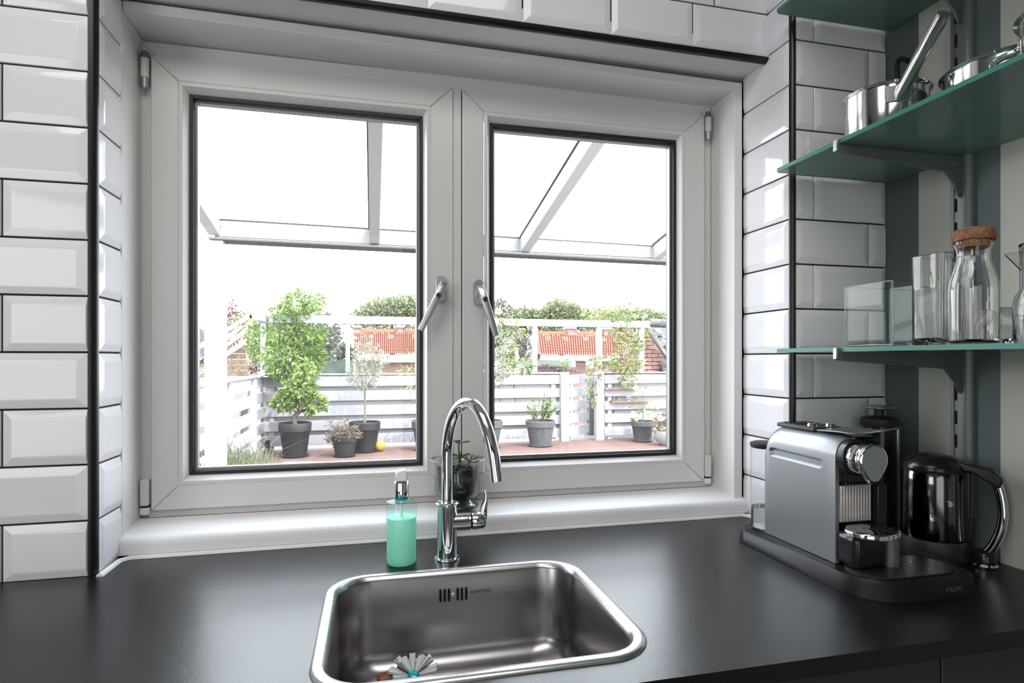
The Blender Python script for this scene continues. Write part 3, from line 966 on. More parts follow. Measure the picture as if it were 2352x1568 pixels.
for (a, b), dirs in zip(stems, ([(-1, -.2, .45, .026), (1, -.1, .12, .030), (.1, -1, .1, .022), (-.1, 1, .2, .024), (.2, -.5, 1, .012)],
                                [(-1, -.3, .3, .026), (.8, -.4, .3, .024), (-.2, -1, .1, .024), (0, 1, .3, .02), (.1, -.2, 1, .016)],
                                [(-1, -.2, .6, .022), (1, -.1, .35, .028), (.1, -1, .2, .022), (-.4, .7, .6, .018), (.6, 0, .9, .018)],
                                [(-1, .2, .4, .022), (1, .1, .3, .026), (0, -1, .6, .018), (.3, .3, 1, .016)],
                                [(-1, -.4, .1, .022), (1, -.5, -.1, .026), (-.3, -1, -.1, .020), (.3, -1, .5, .018)])):
    for dx, dy, dz, L in dirs:
        fleaf(pl, b, (dx, dy, dz), L, L * .48, .004, M['succulent'])

# ---------------------------------------------------------------- coffee machine
cm = thing('coffee_machine', 'silver and black capsule coffee machine on the worktop at right', 'coffee machine', (0, 0, 0))
def outline(off=0.0):
    """base footprint: narrow at the back, widening to the right in front"""
    o = off
    pts = [(0.775 - o, 1.105)]
    for k in range(7):
        a = R(180 - 30 * k * 0.5)
        pts.append((0.81 + (0.035 + o) * math.cos(a), 1.105 + (0.035 + o) * math.sin(a)))
    pts += [(0.90 + o, 1.14 + o), (0.925 + o, 1.12), (0.925 + o, 0.93)]
    pts += [(0.945, 0.912 + o), (0.962, 0.905 + o)]
    for k in range(7):
        a = R(85 - 15 * k)
        pts.append((0.962 + (0.048 + o) * math.cos(a), 0.857 + (0.048 + o) * math.sin(a)))
    pts += [(1.008 + o, 0.835)]
    for k in range(5):
        a = R(0 - 18 * k)
        pts.append((0.966 + (0.042 + o) * math.cos(a), 0.822 + (0.045 + o) * math.sin(a)))
    for k in range(8):
        a = R(268 - 12.5 * k)
        pts.append((0.853 + (0.078 + o) * math.cos(a), 0.855 + (0.078 + o) * math.sin(a)))
    return pts
mb = MB()
loft(mb, [[(x, y, Z0 + .0004) for x, y in outline(0.005)], [(x, y, Z0 + .026) for x, y in outline(0.0)], [(x, y, Z0 + .0305) for x, y in outline(-0.004)],
          [(x, y, Z0 + .0290) for x, y in outline(-0.008)]], True, True)
M['basemat'] = mat('black_machine_base', (0.008, 0.008, 0.009), 0.42, spec=0.25)
mb.build('base', M['basemat'], cm, smooth=True, angle=60)
mb = MB()
gr = roundrect(0.802, 0.990, 0.797, 0.888, 0.042, 8)
loft(mb, [[(x, y, Z0 + .029) for x, y in gr], [(x, y, Z0 + .0315) for x, y in gr]], False, True)
M['grid'] = mat('dark_drip_grid', (0.09, 0.08, 0.075), 0.3, metal=0.8)
mb.build('drip_grid', M['grid'], cm, smooth=True, angle=40)
mb = MB()
for k in range(12):
    mb.tube([(0.935, 0.803 + .007 * k, Z0 + .0318), (0.9362, 0.8065 + .007 * k, Z0 + .0318)], .0009, 6)
mb.build('grid_beads', M['chrome'], cm, smooth=True)
text('KRUPS', 0.0105, M['letters'], cm, (0.935, 0.7730, Z0 + .0105), (PI / 2, 0, R(-2)))
# silver shell: side panel rolling over into the top
mb = MB()
sy0, sy1 = 0.884, 1.077
def shell_ring(y, zt):
    pts = [(0.804, y, Z0 + .030)]
    pts += [(0.804, y, zt - .034)]
    for k in range(1, 8):
        a = R(180 - 11 * k)
        pts.append((0.838 + .034 * math.cos(a), y, zt - .034 + .034 * math.sin(a)))
    pts += [(0.846, y, zt), (0.846, y, zt - .008)]
    for k in range(7, 0, -1):
        a = R(180 - 11 * k)
        pts.append((0.838 + .026 * math.cos(a), y, zt - .034 + .026 * math.sin(a)))
    pts += [(0.812, y, zt - .034), (0.812, y, Z0 + .030)]
    return pts
ys = [sy0, sy0 + .004, sy0 + .06, sy1 - .035, sy1 - .018, sy1 - .008, sy1 - .002, sy1]
zt_ = [1.1585, 1.1605, 1.1625, 1.163, 1.159, 1.151, 1.138, 1.128]
loft(mb, [shell_ring(y, z) for y, z in zip(ys, zt_)], True, True)
shell = mb.build('side_shell', M['silver'], cm, smooth=True, angle=50)
# recessed grip slot cut into the side panel
mb = MB()
sl0 = roundrect(0.914, 1.064, -0.0095, 0.0095, 0.0094, 8)
sl1 = roundrect(0.920, 1.058, -0.0045, 0.0045, 0.0044, 8)
loft(mb, [[(0.795, y, 1.1065 + dz + (y - .914) * .012) for y, dz in sl0], [(0.8039, y, 1.1065 + dz + (y - .914) * .012) for y, dz in sl0], [(0.8095, y, 1.1065 + dz + (y - .914) * .012) for y, dz in sl1]], True, True)
cutter = mb.build('cutter', None)
bo_ = shell.modifiers.new('slot', 'BOOLEAN')
bo_.operation = 'DIFFERENCE'
bo_.object = cutter
bo_.solver = 'EXACT'
dg = bpy.context.evaluated_depsgraph_get()
nm = bpy.data.meshes.new_from_object(shell.evaluated_get(dg))
shell.modifiers.clear()
shell.data = nm
nm.polygons.foreach_set('use_smooth', [True] * len(nm.polygons))
nm.set_sharp_from_angle(angle=R(30))
bpy.data.objects.remove(cutter)
# black core and front
mb = MB()
mb.box(0.8125, 0.905, 0.892, 1.066, Z0 + .029, 1.122).box(0.8465, 0.905, 0.888, 1.066, 1.12, 1.158)
mb.build('core', M['black'], cm, bevel=.006)
mb = MB()
mb.box(0.8125, 0.895, 0.872, 0.893, 1.074, 1.150)
mb.build('brew_head', M['black'], cm, bevel=.008, seg=3)
mb = MB()
pts = [(0.820, 1.062), (0.820, 0.955), (0.892, 0.955), (0.892, 1.062)]
loft(mb, [[(x, y, 1.160) for x, y in pts], [(x * .985 + .0128, y, 1.1685) for x, y in pts]], True, True)
mb.build('top_cover', M['blackmatt'], cm, bevel=.003)
for k in range(5):
    bx('vent_rib', M['black'], cm, 0.829, 0.880, 1.046 - .008 * k, 1.050 - .008 * k, 1.168, 1.1705)
MB().lathe([(0, .006), (.008, .0055), (.0095, 0)], (0.842, 0.985, 1.168), 20).build('button', M['chrome'], cm, smooth=True)
MB().lathe([(0, .006), (.008, .0055), (.0095, 0)], (0.873, 0.972, 1.168), 20).build('button', M['chrome'], cm, smooth=True)
# lever plate
mb = MB()
lp = [((0.822, 0.951, 1.163), (0.888, 0.951, 1.1665)), ((0.822, 0.90, 1.166), (0.890, 0.90, 1.169)), ((0.824, 0.868, 1.1655), (0.892, 0.862, 1.170)), ((0.836, 0.846, 1.170), (0.892, 0.836, 1.1785)), ((0.852, 0.830, 1.1745), (0.885, 0.824, 1.1800))]
M['leverplate'] = mat('dark_metal_lever', (0.16, 0.17, 0.18), 0.3, metal=0.8)
rings = []
for a, b in lp:
    rings.append([a, b, (b[0], b[1], b[2] + .003), (a[0], a[1], a[2] + .003)])
loft(mb, rings, True, True)
mb.build('lever', M['leverplate'], cm, bevel=.001)
# chrome nozzle knob with teardrop face
ax = Vector((0.0, -1.0, 0.0))
kc = Vector((0.8270, 0.872, 1.1265))
MB().tube([kc, kc + ax * .012, kc + ax * .014], [.0315, .0315, .029], 40).build('knob_seat', M['black'], cm, smooth=True, angle=50)
MB().tube([kc + ax * .013, kc + ax * .034, kc + ax * .036], [.0262, .0262, .024], 44).build('knob', M['chrome'], cm, smooth=True, angle=50)
def teardrop(s_, y, n=28):
    pts = []
    for k in range(n):
        a = 2 * PI * k / n
        r_ = .0295 * s_
        x, z = math.cos(a) * r_, math.sin(a) * r_
        if z < 0:
            tz = -z / r_
            z = z * (1 + .38 * tz ** 3)
            x = x * (1 - .18 * tz ** 2)
        pts.append((kc.x + .0055 + x, y, kc.z + z - .001))
    return pts
mb = MB()
loft(mb, [teardrop(.90, kc.y - .034), teardrop(1.0, kc.y - .036), teardrop(1.0, kc.y - .041), teardrop(.95, kc.y - .0435)], True, True)
mb.build('knob_rim', M['chrome'], cm, smooth=True, angle=60)
mb = MB()
loft(mb, [teardrop(.86, kc.y - .0435), teardrop(.86, kc.y - .0440)], True, True)
M['plate'] = mat('satin_face_plate', (0.34, 0.37, 0.36), 0.35, metal=0.6)
mb.build('face_plate', M['plate'], cm, smooth=True, angle=40)
# ribbed capsule bin
M['rib'] = mat('clear_plastic_rib', (0.50, 0.47, 0.45), 0.15, spec=0.8)
for k in range(11):
    x = 0.8125 + k * .0061
    MB().box(x, x + .0040, 0.8800, 0.8850, 1.008, 1.0735).build('rib', M['rib'], cm, bevel=.0012, seg=1)
bx('bin_liner', M['brownbits'], cm, 0.8125, 0.879, 0.8852, 0.8915, 1.008, 1.036, bevel=.002)
bx('bin_side', M['black'], cm, 0.880, 0.900, 0.868, 0.893, 1.000, 1.074, bevel=.002)
# cup tray
mb = MB()
tr = []
for k in range(32):
    a = 2 * PI * k / 32
    tr.append((0.841 + .047 * math.cos(a), 0.841 + .036 * math.sin(a)))
loft(mb, [[(x, y, .9965) for x, y in tr], [(0.841 + (x - .841) * 1.02, 0.841 + (y - .841) * 1.02, 1.003) for x, y in tr], [(0.841 + (x - .841) * .97, 0.841 + (y - .841) * .97, 1.0055) for x, y in tr]], True, True)
mb.build('cup_tray', M['chrome'], cm, smooth=True, angle=50)
mb = MB()
for i in range(-7, 8):
    for j in range(-6, 7):
        x, y = i * .0055 + (j % 2) * .00275, j * .0048
        if (x / .042) ** 2 + (y / .031) ** 2 < 1 and (x * x + y * y) > .00006:
            mb.lathe([(.0012, 0), (0, .0005)], (0.841 + x, 0.841 + y, 1.0056), 6)
o = mb.build('tray_holes', M['slot'], cm)
o['kind'] = 'stuff'
MB().lathe([(.007, 0), (0, .0006)], (0.841, 0.841, 1.0056), 16).build('tray_opening', M['slot'], cm)
bx('tray_support', M['black'], cm, 0.806, 0.872, 0.838, 0.89, Z0 + .030, .996, bevel=.012, seg=3)
MB().tube([(0.890, 0.852, Z0 + .03), (0.890, 0.852, .992)], .014, 24).build('support_column', M['greysteel'], cm, smooth=True, angle=50)
# water tank at the back
tk = thing('water_tank', None, None, (0.826, 1.103, Z0 + .030))
tk.parent = cm
MB().lathe([(0, 0), (.030, 0), (.0315, .003), (.0315, .178)], n=40).build('tank_wall', M['thin'], tk, smooth=True, angle=60)
MB().lathe([(0, .0045), (.0298, .0045), (.0298, .046), (0, .046)], n=40).build('tank_water', M['water'], tk, smooth=True, angle=60)
MB().lathe([(0, .174), (.0300, .174), (.0325, .179), (.0325, .184), (.024, .187), (0, .188)], n=40).build('tank_lid', M['blackmatt'], tk, smooth=True, angle=50)

# ---------------------------------------------------------------- black press behind the machine
pr_ = thing('coffee_press', 'tall black press with silver disc plunger behind the coffee machine', 'coffee press', (1.098, 1.080, Z0 + .0003))
MB().lathe([(0, 0), (.032, 0), (.0335, .004), (.0335, .246), (0, .246)], n=40).build('body', M['black'], pr_, smooth=True, angle=50)
MB().tube([(.0335 * math.cos(R(-35)), .0335 * math.sin(R(-35)), .012), (.0335 * math.cos(R(-35)), .0335 * math.sin(R(-35)), .24)], .006, 12).build('side_strip', M['satin'], pr_, smooth=True)
MB().lathe([(0, .246), (.036, .246), (.0375, .249), (.0375, .262), (.030, .266), (.018, .268), (0, .269)], n=40).build('collar', M['blackmatt'], pr_, smooth=True, angle=50)
MB().tube([(0, 0, .267), (0, 0, .284)], .0105, 20).build('plunger', M['blackmatt'], pr_, smooth=True)
MB().lathe([(0, .283), (.028, .284), (.034, .2865), (.0335, .289), (.028, .291), (0, .292)], n=40).build('plunger_disc', M['satin'], pr_, smooth=True, angle=60)

# ---------------------------------------------------------------- kettle
kt = thing('kettle', 'dark steel kettle with arched chrome handle in the worktop corner', 'kettle', (1.098, 0.950, Z0 + .0003), R(-62))
kt.scale = (0.86, 0.86, 1.0)
M['darksteel'] = mat('dark_mirror_steel', (0.16, 0.155, 0.16), 0.12, metal=1.0)
MB().lathe([(0, 0), (.066, 0), (.068, .004), (.067, .030), (.064, .040), (0, .042)], n=48).build('base', M['blackmatt'], kt, smooth=True, angle=50)
MB().lathe([(0, .0405), (.063, .041), (.064, .046), (.0625, .150), (.0615, .172), (.059, .175), (0, .176)], n=56).build('body', M['darksteel'], kt, smooth=True, angle=50)
MB().lathe([(0.0605, .170), (.0625, .173), (.0628, .180), (.058, .189), (.040, .200), (.018, .206), (0, .207)], n=48).build('lid', M['black'], kt, smooth=True, angle=70)
mb = MB()
loft(mb, [[(0.045, -.020, .176), (0.045, .020, .176), (0.045, .020, .196), (0.045, -.020, .196)],
          [(0.075, -.014, .176), (0.075, .014, .176), (0.075, .014, .190), (0.075, -.014, .190)],
          [(0.106, -.012, .158), (0.106, .012, .158), (0.110, .012, .186), (0.110, -.012, .186)],
          [(0.122, -.011, .150), (0.122, .011, .150), (0.127, .011, .168), (0.127, -.011, .168)]], True, True)
mb.build('handle_bridge', M['black'], kt, bevel=.004, seg=3)
hp = catmull([(.117, .158), (.124, .13), (.126, .10), (.121, .07), (.108, .040), (.098, .026)], 5)
MB().tube([(a, 0, b) for a, b in hp], .0098, 18).build('handle', M['chrome'], kt, smooth=True)
MB().lathe([(0, 0), (.024, 0), (.026, .003), (.024, .007), (0, .008)], (0.093, 0, 0), 28).build('chrome_foot', M['chrome'], kt, smooth=True, angle=50)
MB().lathe([(0, .0075), (.021, .0075), (.021, .022), (.014, .030), (0, .031)], (0.094, 0, 0), 28).build('handle_foot', M['black'], kt, smooth=True, angle=50)
bx('water_gauge', M['black'], kt, .0595, .070, -.010, .010, .040, .176, bevel=.003)
bx('gauge_glass', M['thin'], kt, .0702, .0712, -.005, .005, .050, .160)
MB().lathe([(0, 0), (.0022, .001), (0, .003)], (.0720, -.001, .092), 8).build('red_float', M['red'], kt, smooth=True)
for zz, aa in ((.116, -50), (.086, -78)):
    MB().lathe([(0, .003), (.006, .0025), (.0075, 0)], n=16).build('rivet', M['chrome'], kt, smooth=True, loc=(.0622 * math.cos(R(aa)), .0622 * math.sin(R(aa)), zz), rot=(0, PI / 2, R(aa)))
text('magimix', .0115, M['letters'], kt, (.0682 * math.cos(R(-88)), .0682 * math.sin(R(-88)), .013), (PI / 2, 0, R(2)))

# ---------------------------------------------------------------- shelving
M['frost'] = None
def frost_mat(name, col, edge=False):
    m = bpy.data.materials.new(name)
    m.use_nodes = True
    n = m.node_tree
    n.nodes.clear()
    out = n.nodes.new('ShaderNodeOutputMaterial')
    tl = n.nodes.new('ShaderNodeBsdfRefraction')
    tl.inputs[0].default_value = (*col, 1)
    tl.inputs['Roughness'].default_value = 0.55
    tl.inputs['IOR'].default_value = 1.08
    df = n.nodes.new('ShaderNodeBsdfDiffuse')
    df.inputs[0].default_value = (col[0] * .55, col[1] * .60, col[2] * .58, 1)
    mx = n.nodes.new('ShaderNodeMixShader')
    mx.inputs[0].default_value = 0.42
    gl = n.nodes.new('ShaderNodeBsdfGlossy')
    gl.inputs['Roughness'].default_value = 0.12
    fr = n.nodes.new('ShaderNodeFresnel')
    fr.inputs[0].default_value = 1.35
    m2 = n.nodes.new('ShaderNodeMixShader')
    n.links.new(tl.outputs[0], mx.inputs[1])
    n.links.new(df.outputs[0], mx.inputs[2])
    n.links.new(fr.outputs[0], m2.inputs[0])
    n.links.new(mx.outputs[0], m2.inputs[1])
    n.links.new(gl.outputs[0], m2.inputs[2])
    n.links.new(m2.outputs[0], out.inputs[0])
    return m
FROST = frost_mat('frosted_green_glass', (0.62, 0.86, 0.76))
EDGE = mat('green_glass_edge', (0.05, 0.19, 0.16), 0.3, spec=0.25)
SH = [(1.314, 'lower frosted green glass shelf holding vases and bottles'),
      (1.7135, 'middle frosted green glass shelf holding the steel pans'),
      (2.067, 'topmost frosted green glass shelf cut off by the photo edge')]
for z, lab in SH:
    sh = thing('glass_shelf', lab, 'shelf', (0, 0, z), group='green glass shelves on the striped wall')
    mb = MB()
    pr = [(0.874, 1.131), (0.874, -0.35), (1.180, -0.35), (1.180, 1.131)]
    pr = [(0.874, -0.35), (1.180, -0.35), (1.180, 1.131), (0.8775, 1.131), (0.874, 1.1275)]
    loft(mb, [[(x, y, 0) for x, y in pr], [(x, y, .0085) for x, y in pr]], True, True)
    mb.build('glass_panel', FROST, sh)
    bx('glass_edge', EDGE, sh, 0.8722, 0.8739, -0.35, 1.1275, 0.0003, .0083)
# upright rails with slots
for yy, nm in ((0.955, 'grey slotted wall rail behind the glass bottles'), (0.355, 'grey slotted wall rail nearer the camera')):
    rl = thing('wall_rail', nm, 'shelf rail', (RWX, yy, 0), group='slotted rails on the striped wall')
    mb = MB()
    loft(mb, [[(0, -.022, z), (-.006, -.0215, z), (-.0125, -.0175, z), (-.0160, -.010, z), (-.0160, 0.004, z), (-.0142, 0.0045, z), (-.0142, 0.0115, z), (-.0160, 0.012, z), (-.0160, .019, z), (0, .019, z)] for z in (0.98, 2.6)], True, True)
    mb.build('rail', M['greysteel'], rl, smooth=True, angle=40)
    k = 0
    z = 1.02
    while z < 2.5:
        pr = roundrect(0.0055, 0.0105, z, z + .028, .0024, 4)
        m1 = MB()
        loft(m1, [[(-.0140, a, b) for a, b in pr], [(-.0150, a, b) for a, b in pr]], False, True)
        m1.build('slot', M['slot'], rl)
        z += 0.0485
for z, lab in SH:
    for yy, wh in ((0.952, 'far'), (0.352, 'near')):
        lv_ = {1.314: 'lower', 1.7135: 'middle', 2.067: 'topmost'}[z]
        b_ = thing('shelf_bracket', '%s grey steel bracket under the %s green glass shelf' % (wh, lv_), 'bracket', (0, yy, z), group='brackets under the glass shelves')
        pr = [(0.8655, .006), (0.8655, -.0135), (0.868, -.0165), (1.06, -.030), (1.125, -.034), (1.152, -.062), (1.160, -.080), (1.1685, -.085), (1.1685, -.0005), (0.8715, -.0005), (0.8700, .0065)]
        MB().prism([(x, -.0022, zz) for x, zz in pr], (0, .0044, 0)).build('arm', M['greysteel'], b_, bevel=.0006, seg=1)
        bx('clip', M['satin'], b_, 0.8640, 0.8712, -.0045, .0045, -.0150, .0075, bevel=.0015)
        MB().tube([(1.150, -.0022, -.018), (1.150, -.0040, -.018)], .004, 14).build('rivet', M['satin'], b_, smooth=True)

# ---------------------------------------------------------------- pans
SM = 1.7135 + .0087
def pan_body(mb, r0, r1, h, t=.0015, flare=.004):
    mb.lathe([(0, 0), (r0 - .004, 0), (r0, .004), (r1, h - .006), (r1 + flare * .4, h - .002), (r1 + flare, h), (r1 + flare + .0006, h + .0008), (r1 + flare - .0006, h + .0014), (r1 - t, h - .003), (r1 - t, h - .007), (r0 - t, .006), (0, .004)], n=64)
    return mb
sp_ = thing('saucepan', 'steel saucepan with long raised handle, leftmost on the middle shelf', 'saucepan', (0.965, 0.934, SM))
pan_body(MB(), .0695, .070, .084, flare=.0045).build('pan', M['pan'], sp_, smooth=True, angle=50)
hd = Vector((0.896 - .965, .757 - .934, 0)).normalized()
an = R(-120)
a0 = Vector((.0701 * math.cos(an), .0701 * math.sin(an), .058))
end = Vector((0.9000 - .965, .7600 - .934, .136))
mb = MB()
pl0 = []
for zz in (.045, .074):
    pl0.append([((.0701 + dr) * math.cos(an + da), (.0701 + dr) * math.sin(an + da), zz) for da, dr in ((-.30, .0005), (-.15, .0005), (0, .0005), (.15, .0005), (.30, .0005), (.30, .004), (.15, .0045), (0, .005), (-.15, .0045), (-.30, .004))])
loft(mb, pl0, True, True)
mb.build('handle_plate', M['pan'], sp_, bevel=.002)
hdv = end - a0
MB().tube([a0 + Vector((0, .002, -.010)), a0 + Vector((-.003, -.006, .000)), a0 + hdv * .12 + Vector((0, 0, -.002)), a0 + hdv * .45, a0 + hdv * .97, end], [.0065, .0085, .0100, .0108, .0112, .0104], 24).build('handle', M['pan'], sp_, smooth=True, angle=60)
hp_ = a0 + hdv * .90
MB().tube([hp_ + Vector((0, -.0095, .002)), hp_ + Vector((.002, -.0122, .003))], .0042, 14).build('hanging_hole', M['slot'], sp_, smooth=True)

bp = thing('cooking_pot', 'pot with upright black loop handle, mostly hidden behind the saucepan', 'pot', (1.098, 1.052, SM))
pan_body(MB(), .062, .062, .130).build('pot', M['pan'], bp, smooth=True, angle=50)
hb = catmull([(-.026, -.048, .122), (-.024, -.040, .175), (-.016, -.036, .208), (.012, -.030, .216), (.026, -.030, .200), (.010, -.034, .170), (.000, -.050, .124)], 6)
MB().tube(hb, .0055, 12).build('loop_handle', M['black'], bp, smooth=True)

p2 = thing('frying_pan', 'wide shallow polished steel pan with rim lip, in the middle of the shelf', 'pan', (1.045, 0.772, SM))
pan_body(MB(), .086, .088, .068, flare=.005).build('pan', M['pan'], p2, smooth=True, angle=50)
for sx in (-1,):
    an2 = R(222)
    q = Vector((.0885 * math.cos(an2), .0885 * math.sin(an2), 0))
    tn = Vector((-math.sin(an2), math.cos(an2), 0))
    ot = Vector((math.cos(an2), math.sin(an2), 0))
    pts = catmull([tuple(q + tn * -.026 + Vector((0, 0, .040))), tuple(q + tn * -.024 + ot * .014 + Vector((0, 0, .046))), tuple(q + ot * .024 + Vector((0, 0, .050))), tuple(q + tn * .024 + ot * .014 + Vector((0, 0, .046))), tuple(q + tn * .026 + Vector((0, 0, .040)))], 5)
    MB().tube(pts, .0038, 10).build('side_handle', M['chrome'], p2, smooth=True)
p3 = thing('stock_pot', 'steel pot cut by the right photo edge on the middle shelf', 'pot', (0.976, 0.598, SM))
pan_body(MB(), .083, .085, .066, flare=.006).build('pot', M['pan'], p3, smooth=True, angle=50)
an3 = R(75)
MB().tube(catmull([(.085 * math.cos(an3) - .02, .085 * math.sin(an3), .045), (.085 * math.cos(an3) - .018, .085 * math.sin(an3) + .020, .050), (.085 * math.cos(an3) + .018, .085 * math.sin(an3) + .020, .050), (.085 * math.cos(an3) + .02, .085 * math.sin(an3), .045)], 5), .004, 10).build('side_handle', M['chrome'], p3, smooth=True)

# ---------------------------------------------------------------- glassware on the lower shelf
SL = 1.314 + .0087
def box_vase(name, lab, x0, x1, y0, y1, h, r_=.004, t_=.004, m='glass'):
    e = thing(name, lab, 'vase', ((x0 + x1) / 2, (y0 + y1) / 2, SL))
    cx_, cy_ = (x0 + x1) / 2, (y0 + y1) / 2
    rr = lambda d, z, q: [(x - cx_, y - cy_, z) for x, y in roundrect(x0 + d, x1 - d, y0 + d, y1 - d, q, 6)]
    mb = MB()
    loft(mb, [rr(.002, 0, r_), rr(0, .003, r_), rr(0, h - .001, r_), rr(t_ * .3, h, r_), rr(t_ * .7, h, r_), rr(t_, h - .001, max(r_ * .7, .002)), rr(t_, .014, max(r_ * .7, .002)), rr(t_ + .012, .009, .004)], True, True)
    mb.build('glass', M[m], e, smooth=True, angle=50)
    if m == 'thin2':
        hw, hd = (x1 - x0) / 2 - .002, (y1 - y0) / 2 - .002
        ed = MB()
        for a, b in ((-1, -1), (1, -1), (1, 1), (-1, 1)):
            ed.box(a * hw - .0014, a * hw + .0014, b * hd - .0014, b * hd + .0014, .003, h)
        ed.build('glass_edge', M['edgeglass'], e)
        rm = MB()
        for a, b, c_, d in ((-hw, hw, -hd, -hd), (-hw, hw, hd, hd), (-hw, -hw, -hd, hd), (hw, hw, -hd, hd)):
            rm.box(a - .0010, b + .0010, c_ - .0010, d + .0010, h - .0016, h + .0002)
        rm.build('glass_rim', M['edgeglass'], e)
        MB().box(-hw + .002, hw - .002, -hd + .002, hd - .002, .0006, .008).build('glass_base', M['glass'], e, bevel=.003)
    return e
box_vase('cube_vase', 'low clear glass cube vase, leftmost on the lower glass shelf', 0.939, 1.055, 0.894, 1.010, .124, .003, m='thin2')
box_vase('tall_vase', 'tall rectangular clear glass vase behind the cork bottle', 0.925, 1.000, 0.786, 0.848, .157, .012, .005)
bt = thing('glass_bottle', 'clear glass carafe bottle with a cork stopper on the lower shelf', 'bottle', (0.925, 0.7330, SL))
bo = [(0, 0), (.028, 0), (.032, .003), (.0330, .008), (.0330, .085), (.0315, .100), (.026, .119), (.0225, .131), (.0215, .142), (.0225, .150), (.0252, .157), (.0265, .162)]
bi = [(max(r_ - .0022, 0), z) for r_, z in bo[::-1] if z > .005]
MB().lathe(bo + [(.0255, .1632)] + bi + [(0, .007)], n=56).build('bottle_glass', M['glass'], bt, smooth=True, angle=60)
MB().lathe([(0, .1535), (.0218, .1535), (.0232, .1640), (.0275, .1645), (.0285, .170), (.0278, .1810), (.025, .1835), (0, .1845)], n=40).build('cork_stopper', M['cork'], bt, smooth=True, angle=50, rot=(R(-2), R(3), 0))
jg = thing('glass_jug', 'clear glass measuring jug with pouring lip at the right photo edge', 'jug', (0.9605, 0.650, SL))
MB().lathe([(0, 0), (.038, 0), (.041, .004), (.0415, .055), (.039, .070), (.0330, .080), (.0330, .140), (.0345, .146), (.0335, .1475), (.0315, .146), (.0312, .140), (.0312, .081), (.037, .069), (.0395, .055), (.039, .006), (0, .004)], n=48).build('jug_glass', M['glass'], jg, smooth=True, angle=60)
mb = MB()
l0 = R(150)
lp_ = []
for dz, rr_ in ((.110, .0335), (.146, .0345)):
    pass
mb.add([(.033 * math.cos(l0 - .5), .033 * math.sin(l0 - .5), .138), (.054 * math.cos(l0), .054 * math.sin(l0), .133), (.033 * math.cos(l0 + .5), .033 * math.sin(l0 + .5), .138), (.0332 * math.cos(l0), .0332 * math.sin(l0), .108)],
       [(0, 1, 3), (1, 2, 3)])
lp__ = mb.build('pouring_lip', M['glass'], jg)
md = lp__.modifiers.new('thick', 'SOLIDIFY')
md.thickness = .0015
tb = thing('tumbler', 'small square glass tumbler behind the cork bottle', 'glass', (1.045, 0.800, SL))
mb = MB()
rr = lambda d, z: [(x, y, z) for x, y in roundrect(-.03 + d, .03 - d, -.03 + d, .03 - d, .006, 4)]
loft(mb, [rr(.001, 0), rr(0, .003), rr(0, .064), rr(.0015, .0645), rr(.003, .063), rr(.003, .012)], True, True)
mb.build('glass', M['glass'], tb, smooth=True, angle=50)
sl = thing('sea_shell', 'beige sea shell leaning inside the square tumbler', 'shell', (1.045, 0.800, SL + .0125))
mb = MB()
pts = [(.002 * t_ + .016 * math.cos(t_ * 1.6) * (1 - t_ / 7.5), .012 * math.sin(t_ * 1.6) * (1 - t_ / 7.5), .012 + .010 * t_) for t_ in [k * .35 for k in range(20)]]
mb.tube(pts, [max(.0105 * (1 - k / 21), .001) for k in range(20)], 10)
mb.build('shell', M['shell'], sl, smooth=True)

# ================================================================ OUTDOORS
# survey helper: a point of the view seen through the window at distance y from the kitchen
CT, ST = math.cos(YAW), math.sin(YAW)
def at(px_, py_, y):
    a = (px_ - 1176.0) / 1346.0
    b = (824.0 - py_) / 1346.0
    rx, ry = a * CT + ST, -a * ST + CT
    t_ = y / ry
    return Vector((rx * t_, y, 1.3 + b * t_))

gd = MB().box(-40, 80, 9.62, 120, -3.2, -3.0).build('ground', M['ground'])
tag(gd, 'grassy ground of the gardens below the roof terrace', 'ground', kind='structure')
tb_ = MB().box(-2.19, 9, 1.6, 9.62, -3.05, -0.035).build('terrace_base', M['mortar'])
tag(tb_, 'pale concrete base under the terrace decking', 'ground', kind='structure')
dk = thing('floor_1', 'red brown timber decking of the roof terrace', 'deck', (0, 0, 0), kind='structure')
dpm = MB().box(0, 8.4, 0, .135, -.03, 0).build('deck_plank', M['deck'], dk, bevel=.003, seg=1)
dpm.location = (-1.55, 4.6, -.005)
for k in range(1, 31):
    share(dpm.data, 'deck_plank', dk, (-1.55, 4.6 + .1415 * k, -.005 + random.uniform(-.002, .002)))

